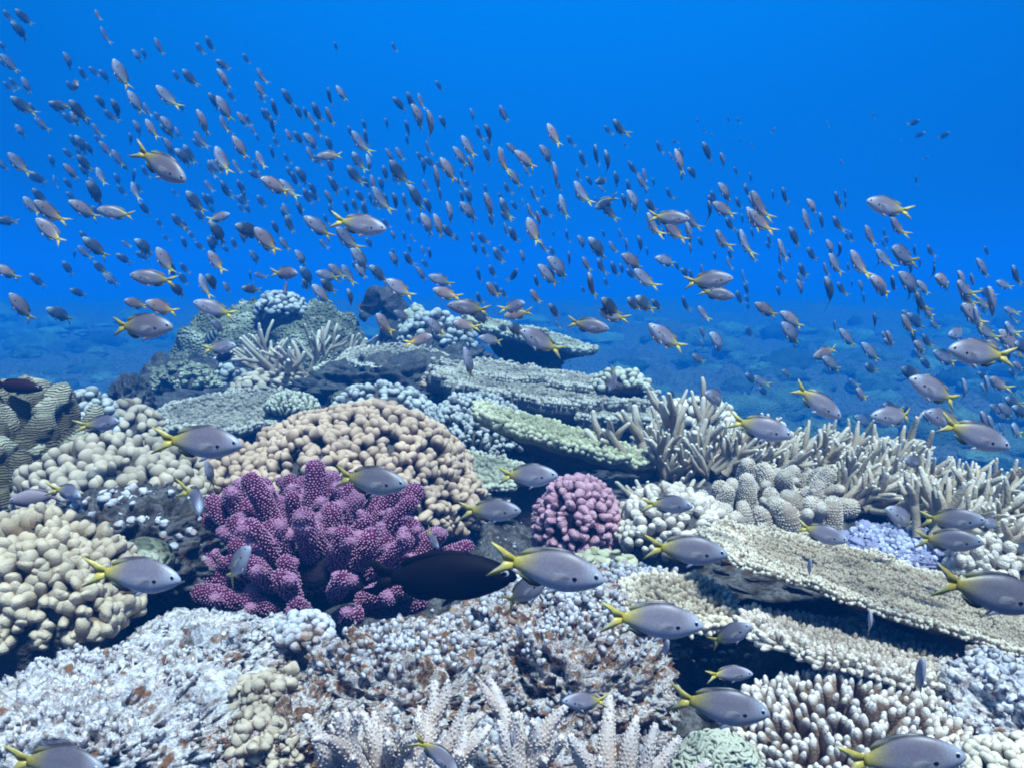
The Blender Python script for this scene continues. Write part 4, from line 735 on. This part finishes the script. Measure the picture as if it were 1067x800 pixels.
# the school: tile origin, scale, then x, y, length, heading of each fish
TILES = [
((0, 0), 3.95, "35 70 60 115,100 75 65 130,85 130 80 125,10 190 50 130,40 265 80 115,15 260 60 150,403 65 50 110,432 150 70 105,655 195 70 105,565 230 65 125,825 205 65 120,865 185 65 115,1015 245 50 125,920 270 75 150,925 330 85 120,785 325 85 125,285 255 70 100,305 350 95 -25,110 355 80 110,500 310 130 115,95 440 90 135,250 437 80 180,690 405 110 125,560 425 110 115,605 455 60 110,420 425 60 120,485 455 80 110,325 460 90 115,400 540 60 115,85 540 70 125,175 515 60 125,310 490 70 120,625 535 90 110,570 530 70 110,655 490 70 120,700 530 90 115,735 550 60 120,340 600 90 120,370 615 60 120,435 615 70 115,485 655 80 115,540 575 60 100,700 610 80 115,825 580 80 125,840 510 100 105,885 420 80 115,925 450 120 120,920 515 80 110,1000 495 80 125,990 610 110 120,915 665 130 110,870 700 90 105,890 690 70 115,975 690 70 110,1050 690 60 110,780 640 90 110,760 650 90 130,80 680 110 120,215 665 60 110,295 710 80 130,350 675 70 115,415 730 90 105,225 750 60 90,385 760 70 115,285 760 50 120,485 740 60 110,550 730 80 70,10 680 60 120,860 770 60 110,925 770 60 120,990 770 60 110"),
((0, 180), 3.95, "400 90 100 115,130 140 90 120,165 100 80 120,205 165 110 130,295 100 60 140,350 155 110 140,555 80 90 100,805 125 100 125,720 85 40 120,930 75 70 110,1000 70 70 105,870 115 60 120,900 185 110 10,900 250 110 125,1030 240 100 160,1005 270 60 120,735 205 80 115,760 225 70 115,790 260 50 115,965 295 60 105,875 300 80 115,890 370 110 120,1050 350 70 125,30 200 80 175,210 245 160 135,395 310 120 130,348 270 50 100,305 340 60 60,350 330 70 120,280 395 80 125,415 395 80 120,455 440 90 140,510 355 80 140,600 310 90 135,520 295 40 130,685 270 40 130,680 365 130 120,710 400 80 120,755 440 70 120,735 485 80 130,155 445 90 130,30 410 100 145,90 555 140 125,325 495 60 150,560 540 80 155,665 555 110 160,840 470 110 105,880 455 80 115,935 475 60 120,1035 480 80 180,1030 430 60 90,250 585 100 150,900 635 70 120"),
((260, 60), 3.95, "50 80 70 110,45 135 80 125,160 170 90 125,105 215 80 100,205 230 70 110,80 245 70 115,95 285 80 95,280 230 80 110,255 255 60 115,280 300 80 105,330 165 70 100,330 245 70 105,380 150 85 125,165 325 70 115,205 335 70 120,260 350 90 130,330 360 80 115,110 350 50 120,95 395 60 90,250 400 70 115,15 300 50 120,35 335 40 120,45 425 90 110,155 420 50 110,330 405 110 190,335 450 80 110,415 310 60 110,480 335 80 100,455 355 100 130,450 435 100 115,495 440 90 100,435 490 100 125,560 480 80 110,615 480 130 120,580 405 70 120,620 400 70 120,510 520 80 100,545 525 70 115,350 530 90 115,25 485 60 160,220 490 90 120,265 545 60 120,240 575 80 115,110 530 110 155,160 545 100 130,330 580 70 110,50 595 70 120,150 630 70 110,210 630 60 110,335 630 60 110,400 620 60 110,435 615 70 110,475 630 80 105,540 590 120 125,605 600 80 100,640 600 90 105,655 660 60 110,690 580 120 115,740 615 80 120,650 345 50 100,735 375 60 100,620 195 80 140,665 185 80 110,705 185 80 100,700 250 110 125,750 285 110 105,720 450 80 100,725 530 60 110,775 505 110 105,820 465 120 130,785 570 70 100,870 410 100 130,915 445 80 115,900 370 100 125,980 405 90 115,990 315 80 120,945 315 70 110,920 240 60 110,1045 235 70 120,1040 430 120 110,875 525 60 115,905 575 90 120,905 635 110 130,990 615 110 110,1050 615 90 115,830 645 100 105,735 690 110 120,780 695 110 115,820 720 80 130,285 700 150 135,400 750 110 130,495 765 60 120,110 705 70 120,165 690 90 110,145 770 70 120,305 770 50 120,595 735 50 120,640 740 50 110,670 745 40 110,920 745 50 110,70 755 140 130,10 715 90 150,1055 710 60 110"),
((260, 200), 3.95, "215 275 90 125,30 270 50 120,45 345 50 170,145 335 130 -10,150 390 80 280,240 350 100 115,300 425 110 130,325 345 100 170,360 330 90 130,325 390 80 130,405 345 100 110,420 440 90 100,235 385 60 115,460 280 120 130,460 330 90 120,535 340 100 135,600 280 80 120,655 280 70 115,710 340 80 120,715 245 50 110,745 260 60 105,620 400 140 145,790 365 120 165,810 420 120 155,960 515 100 165,890 550 110 165,995 610 110 170,770 560 110 130,700 610 120 25,555 545 100 130,630 510 80 150,930 235 60 115,965 245 60 115,1025 265 90 115,1000 330 70 120,1000 405 80 130,945 345 70 105,945 440 60 120"),
((520, 100), 3.95, "20 80 80 120,225 165 110 125,295 190 60 120,450 145 60 130,495 135 90 145,345 265 80 125,400 250 90 110,450 275 100 110,200 245 100 135,55 220 70 150,110 265 120 145,15 275 100 105,65 340 100 135,115 310 60 120,235 330 110 110,325 330 60 100,340 405 120 130,425 350 80 200,425 385 50 140,485 345 80 110,590 360 80 135,600 330 70 110,535 380 80 115,435 440 110 205,450 475 110 130,520 440 80 120,560 440 120 135,625 455 80 140,630 535 110 125,720 560 130 130,790 515 100 130,785 570 110 120,790 630 60 120,265 460 110 110,25 470 100 115,140 405 60 115,35 385 60 120,100 440 40 110,130 480 80 115,165 510 70 115,140 560 130 115,60 575 80 120,180 620 70 120,280 580 70 105,225 570 30 120,500 570 50 120,525 620 70 110,585 615 90 120,410 630 130 135,345 605 80 130,470 625 70 120,220 645 60 115,290 675 80 100,360 695 80 125,420 705 90 115,475 715 80 125,555 685 130 150,690 680 110 170,600 755 130 145,545 735 70 140,205 740 130 130,250 710 140 135,380 770 90 100,100 665 70 115,5 660 60 120,60 740 70 60,155 765 60 110,770 730 70 155,835 720 60 110,1005 745 70 115,945 690 70 110,1010 610 130 120,990 580 70 120,915 595 100 135,950 530 80 130,870 475 90 120,925 470 120 145,875 430 60 150,935 400 110 130,1045 510 120 130,1045 440 80 130,1020 385 60 130,860 235 100 120,925 270 80 130,745 275 120 120,800 320 80 140,710 250 50 130,700 405 60 125,820 105 26 130,945 100 34 120,985 105 34 130,725 190 36 150,520 205 30 130,845 145 24 120,875 160 22 130,990 185 26 120,1040 205 26 130,670 210 20 130"),
((520, 250), 3.95, "60 275 100 20,75 305 120 195,460 280 120 135,465 310 130 165,380 190 110 105,150 235 80 130,230 295 90 130,240 350 40 120,600 265 110 150,555 265 90 140,650 270 80 130,765 265 80 125,840 305 90 130,660 395 140 135,820 490 80 145,840 385 70 130,905 425 130 145,840 430 60 130,70 370 90 150,20 365 60 170,710 635 60 160,990 240 80 125,1020 205 70 120,1030 380 70 130,1040 570 90 150"),
((780, 100), 3.718, "140 390 80 125,345 405 80 120,250 430 90 140,225 490 110 115,285 490 90 120,345 500 90 130,180 550 100 120,130 600 100 115,120 640 80 95,125 700 70 115,210 680 80 120,200 710 60 120,245 615 80 140,320 590 90 125,355 600 70 120,335 655 110 125,300 675 70 120,425 655 140 125,470 545 100 115,575 510 110 145,525 635 110 135,600 620 150 160,630 670 80 130,440 740 70 130,515 740 150 145,630 730 150 140,560 730 80 140,705 605 70 120,910 670 110 130,830 715 100 140,920 765 90 150,40 430 140 130,45 490 140 130,205 745 90 130,120 760 60 130,320 760 140 130,15 620 70 120,95 135 32 60,12 195 22 120,160 115 20 120,305 110 34 110,483 80 34 110,640 105 38 20,660 152 42 15,755 155 42 25,590 180 24 110,560 172 20 110,685 242 26 30,362 258 30 150"),
((780, 260), 3.718, "70 235 120 145,170 275 130 150,170 330 140 140,300 400 130 195,325 445 120 145,335 300 60 120,385 345 110 130,475 400 120 130,490 280 80 110,650 280 110 140,695 245 90 150,640 345 90 130,655 405 70 140,690 445 90 145,765 420 140 150,815 325 120 185,630 480 120 160,840 545 110 120,870 255 150 145,850 215 80 155,945 215 170 130,1010 310 100 150,1015 360 150 140,940 360 80 150,600 695 90 150,450 665 110 150,1045 640 70 150,1035 700 100 155,985 720 60 150,45 510 90 150,60 550 70 150,435 560 90 140,150 480 70 150,405 515 60 150,360 155 80 130,210 85 60 130"),
]
rng = rs(301); ALL = []
for (ox, oy), sc_, s_ in TILES:
    for q in s_.split(','):
        x, y, L, a = map(float, q.split()); x = ox+x/sc_; y = oy+y/sc_; L = L/sc_; L = L*(.86 if L < 25 else .95); yaw = rng.uniform(15, 52); kind = 2 if rng.rand() < (.62 if L < 20 else .40 if L < 25 else .12) else (1 if rng.rand() < .5 else 0)
        if L > 28: yaw = rng.uniform(8, 35)
        ALL.append((x, y, L, a+rng.uniform(-7, 7), yaw, (rng.uniform(.068, .085) if y > 295 and 130 < x < 700 else rng.uniform(.105, .15)), rng.randint(4)+4*kind))
# a few more faint ones deep inside the school
for k in range(210):
    x = rng.uniform(0, 1067); mid = np.interp(x, [0, 300, 600, 800, 1067], [140, 185, 225, 270, 340]); y = mid+rng.normal(0, 58)
    if y < 40 or y > 330: continue
    ALL.append((x, y, rng.uniform(9, 15), rng.uniform(105, 140), rng.uniform(20, 50), rng.uniform(.11, .15), 8+rng.randint(4)))
for k in range(46):                         # the school thickens at the right edge
    x = 1067-abs(rng.normal(0, 70)); y = rng.uniform(285, 455)
    ALL.append((x, y, rng.uniform(15, 31), rng.uniform(125, 165), rng.uniform(10, 40), rng.uniform(.09, .13), rng.randint(12)))
ALL.sort(key=lambda q: -q[2]); N_SINGLE = 232
COLS = [(95, 'at the left edge'), (185, 'in the gap left of the mound'), (262, "above the mound's left half"), (330, 'above the coral crowning the mound'), (378, "above the mound's right foot"), (428, 'above the arched rock'), (480, 'above the back bushy coral'),
        (530, "above the broad table's left end"), (575, 'above the far tilted plate'), (620, "above the tilted plate's pointed tip"), (668, "above the broad table's right tip"), (710, 'above the tall staghorn'), (755, 'above the rounded knob dome'), (800, 'above the cream columns'), (845, 'above the slanting thicket'), (890, 'left of the right hand thicket'), (935, 'above the right hand thicket'), (972, 'near the right side'), (1005, 'close to the right edge'), (1034, 'just inside the right edge'), (1100, 'at the very right edge')]
ORD = ['highest', 'second highest', 'third highest', 'fourth highest', 'fifth highest', 'sixth highest', 'seventh highest', 'eighth highest', 'ninth highest', 'tenth highest', 'eleventh highest', 'twelfth highest', 'thirteenth highest', 'fourteenth highest', 'fifteenth highest', 'sixteenth highest']
def colname(x):
    for lim, nme in COLS:
        if x < lim: return nme
cells = {}
for q in ALL[:N_SINGLE]: cells.setdefault(colname(q[0]), []).append(q)
for cn, qs in cells.items():
    qs.sort(key=lambda q: q[1]); n = len(qs)
    for r, (x, y, L, a, yaw, real, v) in enumerate(qs):
        k = n-1-r; lab = ORD[r] if r <= k else ('lowest' if k == 0 else ORD[k].replace('highest', 'lowest'))
        h = math.cos(math.radians(a)); look = 'heading right' if h > .3 else 'heading left' if h < -.8 else 'angled up'
        o = bpy.data.objects.new('school_damselfish', SCHOOL_ME[v]); COL.objects.link(o); o.matrix_world = fish_matrix(x, y, L, a, yaw, real)[0]
        tag(o, '%s fish %s, %s of the school %s' % ('dark' if v >= 8 else 'small', look, lab, cn), 'fish', 'school of small damselfish '+cn)
mb = MB()
for (x, y, L, a, yaw, real, v) in ALL[N_SINGLE:]:
    m = np.array(fish_matrix(x, y, L, a, yaw, real)[0]); f_ = SCHOOL[v]; k0 = 0
    V = f_.verts()@m[:3, :3].T+m[:3, 3]; mb.add(V, np.concatenate(f_.Q), np.concatenate(f_.T), 0, np.concatenate(f_.C))
o = bpy.data.objects.new('distant_fish_school', mb.mesh('distant_fish_school', M['fish'], usecol=True)); COL.objects.link(o)
tag(o, 'the smallest, hazy fish scattered through the middle of the blue water', 'fish', None, 'stuff')
